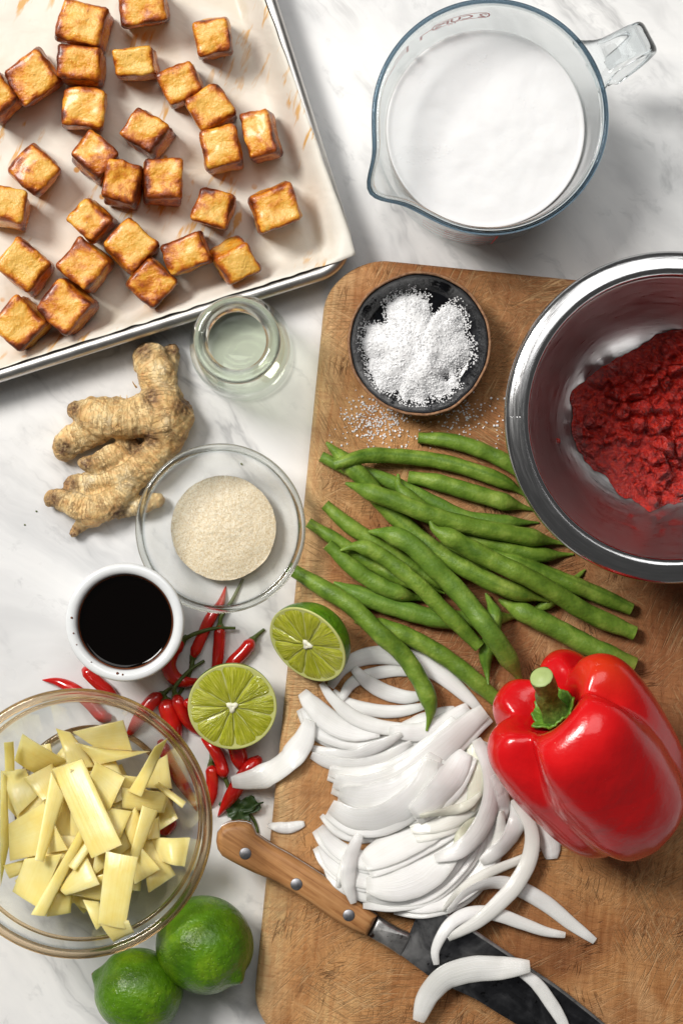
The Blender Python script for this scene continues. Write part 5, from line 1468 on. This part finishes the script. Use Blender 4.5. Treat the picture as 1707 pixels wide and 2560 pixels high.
# ------------------------------------------------------------------ bamboo shoot strips in the large bowl
X, Y = HM.grid(); rr = np.hypot(X - WC[0], Y - WC[1]); ri = [p[0] for p in inp[::-1]]; zi = [p[1] for p in inp[::-1]]
BI = [(.0682, .0732), (.0664, .0618), (.0625, .0455), (.0570, .0290), (.0500, .0140), (.0440, .0060), (.038, .0042), (0, .0042)][::-1]
m_ = rr < .068
HM.H[m_] = np.maximum(HM.H[m_], np.interp(rr[m_], [p[0] for p in BI], [p[1] for p in BI]) + .0006)
fill = rr < .050     # strips hidden under the visible ones
BG = 'bamboo shoot strips heaped in the large glass bowl'
BLB = 'flat pale yellow bamboo shoot strip in the large glass bowl'
BS0 = []; rsb = np.random.RandomState(3)
for q in range(30):
    a = rsb.uniform(0, 6.28); r_ = 350 * math.sqrt(rsb.rand()); cx, cy_ = 455 + r_ * math.cos(a), 800 + r_ * 1.15 * math.sin(a); t_ = rsb.uniform(0, 3.14); l_, w_ = rsb.uniform(100, 170), rsb.uniform(45, 85)
    e1 = (math.cos(t_) * l_, math.sin(t_) * l_); e2 = (-math.sin(t_) * w_, math.cos(t_) * w_)
    BS0.append(([(cx - e1[0] - e2[0], cy_ - e1[1] - e2[1]), (cx + e1[0] - e2[0], cy_ + e1[1] - e2[1]), (cx + e1[0] + e2[0], cy_ + e1[1] + e2[1]), (cx - e1[0] + e2[0], cy_ - e1[1] + e2[1])], .1, None))
BS = BS0 + [ # four corners, bend, label (bottom first)
 ([(120, 560), (430, 560), (430, 900), (120, 900)], .1, None), ([(420, 520), (760, 560), (700, 880), (420, 880)], .1, None),
 ([(250, 880), (640, 900), (620, 1180), (260, 1130)], .1, None), ([(560, 820), (820, 780), (820, 1060), (600, 1080)], .1, None),
 ([(30, 1040), (140, 1010), (110, 1085), (60, 1105)], 0, None), ([(30, 350), (80, 345), (85, 500), (35, 505)], .1, 'narrow bamboo strip standing at the far left of the heap'),
 ([(480, 1230), (560, 1240), (600, 1330), (548, 1378)], .1, None), ([(565, 1362), (722, 1345), (752, 1408), (640, 1462)], .12, 'bamboo strip lowest in the heap resting on the bowl floor'),
 ([(290, 1190), (400, 1200), (395, 1290), (280, 1305)], .1, None), ([(90, 1170), (150, 1010), (335, 985), (220, 1252)], .1, None),
 ([(780, 1110), (820, 890), (880, 920), (972, 1082), (840, 1172)][:0] or [(800, 930), (870, 895), (972, 1082), (838, 1172)], .15, None),
 ([(740, 1010), (800, 950), (888, 1052), (762, 1128)], .1, None), ([(850, 882), (1062, 886), (1032, 1040), (910, 1012)], .5, 'wavy bamboo strip reaching the right side of the glass bowl'),
 ([(400, 1190), (480, 1120), (600, 1085), (590, 1228)], .1, None), ([(345, 1162), (478, 985), (547, 1140), (380, 1196)], .1, None),
 ([(420, 290), (690, 226), (738, 388), (560, 384)], .2, 'broad bamboo piece at the far top of the heap'), ([(130, 308), (372, 452), (205, 522), (88, 450)], .2, 'curled bamboo piece near the top of the heap with translucent edge'),
 ([(895, 690), (935, 650), (992, 768), (892, 832)], .1, None), ([(840, 480), (932, 428), (957, 598), (808, 592)], .1, None), ([(840, 800), (890, 770), (895, 872), (835, 882)], 0, None),
 ([(700, 608), (935, 636), (908, 735), (700, 710)], .15, None), ([(870, 590), (895, 572), (1040, 680), (1018, 712)], .05, 'matchstick thin bamboo sliver sticking out to the right'),
 ([(20, 520), (142, 508), (205, 642), (100, 742)], .2, None), ([(150, 552), (292, 478), (340, 620), (240, 660)], .1, None), ([(8, 520), (40, 560), (55, 900), (5, 1140)], .2, 'long narrow bamboo strip along the left of the heap'),
 ([(62, 805), (250, 690), (376, 942), (68, 1002)], .15, 'largest flat bamboo piece on the left of the heap'), ([(560, 880), (680, 790), (760, 900), (530, 1080)], .1, None), ([(395, 1030), (480, 880), (520, 930), (432, 1055)], .05, None),
 ([(700, 810), (760, 720), (800, 800), (760, 960)], .05, None), ([(320, 345), (400, 300), (830, 408), (800, 466)][:0] or [(330, 280), (400, 300), (520, 470), (390, 480)], .3, None), ([(430, 350), (600, 390), (830, 400), (560, 470)], .35, 'long bamboo strip bending across the top of the heap'),
 ([(545, 472), (692, 545), (610, 722), (508, 562)], .15, None), ([(612, 722), (730, 742), (668, 890), (600, 830)], .1, None), ([(450, 838), (475, 880), (265, 1305), (192, 1290)], .2, 'long narrow bamboo strip slanting down to the bowl wall'),
 ([(800, 708), (884, 738), (772, 1015), (735, 960)], .15, 'slanting bamboo strip in the right half of the heap'), ([(290, 522), (362, 655), (250, 1002), (204, 990)], .15, 'slender bamboo strip lying against the large top piece'),
 ([(600, 968), (772, 996), (702, 1382), (555, 1356)], .1, 'straight broad bamboo strip pointing down over the empty bowl floor'),
 ([(880, 360), (950, 312), (800, 640), (730, 610)], .25, 'tapering bamboo strip with raised thin tip'),
 ([(305, 506), (466, 454), (677, 910), (515, 982)], .08, 'large smooth rectangular bamboo strip lying on top of the heap'),
]
for k, (cs, bend, lab) in enumerate(BS):
    c4 = np.array([CBA(*q) for q in cs]); c4 = c4.mean(0) + (c4 - c4.mean(0)) * (1.05 if lab else 1.13); n1, n2 = 14, 9; rs = np.random.RandomState(k + 70)
    zg = .03; pl = None
    for it in range(3):
        G = np.array([[(c4[0] * (1 - u) + c4[1] * u) * (1 - v) + (c4[3] * (1 - u) + c4[2] * u) * v for v in np.linspace(0, 1, n2)] for u in np.linspace(0, 1, n1)]).reshape(-1, 2)
        zz = np.full(len(G), zg) if pl is None else pl
        W = np.array([P(a[0], a[1], z)[:2] for a, z in zip(G, zz)])
        h = HM.get(W[:, 0], W[:, 1]); A = np.column_stack([W - W.mean(0), np.ones(len(W))])
        co, *_ = np.linalg.lstsq(A, h, rcond=None); sl = np.hypot(co[0], co[1])
        if sl > .45: co[:2] *= .45 / sl
        pl = A @ co; res = h - pl; pl = pl + np.sort(res)[int(.88 * len(res))]
    L1 = np.linalg.norm(c4[0] - c4[1]) + np.linalg.norm(c4[3] - c4[2]); L2 = np.linalg.norm(c4[0] - c4[3]) + np.linalg.norm(c4[1] - c4[2])
    TH = .0023 + rs.uniform(0, .0010); top = []; bot = []; SA = []
    for i in range(n1):
        for j in range(n2):
            u, v = i / (n1 - 1), j / (n2 - 1); s = (u if L1 > L2 else v) * 2 - 1; x_ = (v if L1 > L2 else u) * 2 - 1
            bz = bend * .012 * (s * s - .33) * (1 if k % 2 else -1) + .0004 * nz((W[i * n2 + j][0], W[i * n2 + j][1], 0), 60, k) + .0008 * (1 - x_ * x_)
            if lab and 'raised' in lab: bz += .010 * max(0, -s + .2)
            wx = W[i * n2 + j] + (W[i * n2 + j] - W.mean(0)) * .0
            ed = min(u, 1 - u, v, 1 - v); z = pl[i * n2 + j] + max(bz, -.0015)
            SA.append(x_)
            top.append((wx[0], wx[1], z + TH - (.0005 if ed == 0 else 0))); bot.append((wx[0], wx[1], z + (.0004 if ed == 0 else 0)))
    V = top + bot; F = []; o_ = n1 * n2
    for i in range(n1 - 1):
        for j in range(n2 - 1):
            q = (i * n2 + j, (i + 1) * n2 + j, (i + 1) * n2 + j + 1, i * n2 + j + 1); F.append(q); F.append(tuple(x + o_ for x in q[::-1]))
    rim = [(i, 0) for i in range(n1)] + [(n1 - 1, j) for j in range(1, n2)] + [(i, n2 - 1) for i in range(n1 - 2, -1, -1)] + [(0, j) for j in range(n2 - 2, 0, -1)]
    for a, b_ in zip(rim, rim[1:] + rim[:1]):
        F.append((a[0] * n2 + a[1], b_[0] * n2 + b_[1], b_[0] * n2 + b_[1] + o_, a[0] * n2 + a[1] + o_)[::-1])
    o = make('bamboo_shoot_strip', V, F, 'bamboo', sharp=55, attrs={'s': SA + SA}); setp(o, lab or BLB, 'bamboo shoot', BG)
    fine = []
    for u in np.linspace(0, 1, 60):
        for v in np.linspace(0, 1, 40):
            fi = u * (n1 - 1); fj = v * (n2 - 1); t0 = top[int(round(fi)) * n2 + int(round(fj))]
            q = (c4[0] * (1 - u) + c4[1] * u) * (1 - v) + (c4[3] * (1 - u) + c4[2] * u) * v; p = P(q[0], q[1], t0[2]); fine.append((p.x, p.y, t0[2]))
    fine = np.array(fine); HM.put(fine[:, 0], fine[:, 1], fine[:, 2])

# ------------------------------------------------------------------ crumbs
rs = np.random.RandomState(11)
pts = [P(x, y, 0) + Vector((0, 0, .0004)) for x, y in ((92, 1278), (63, 1312), (604, 1160))]
V, F = crystals(pts, .0007, .0012, rs)
cb = make('ginger_crumbs', V, F, 'stem', smooth=False); setp(cb, 'dark specks and crumbs scattered on the marble', 'crumbs', kind='stuff')
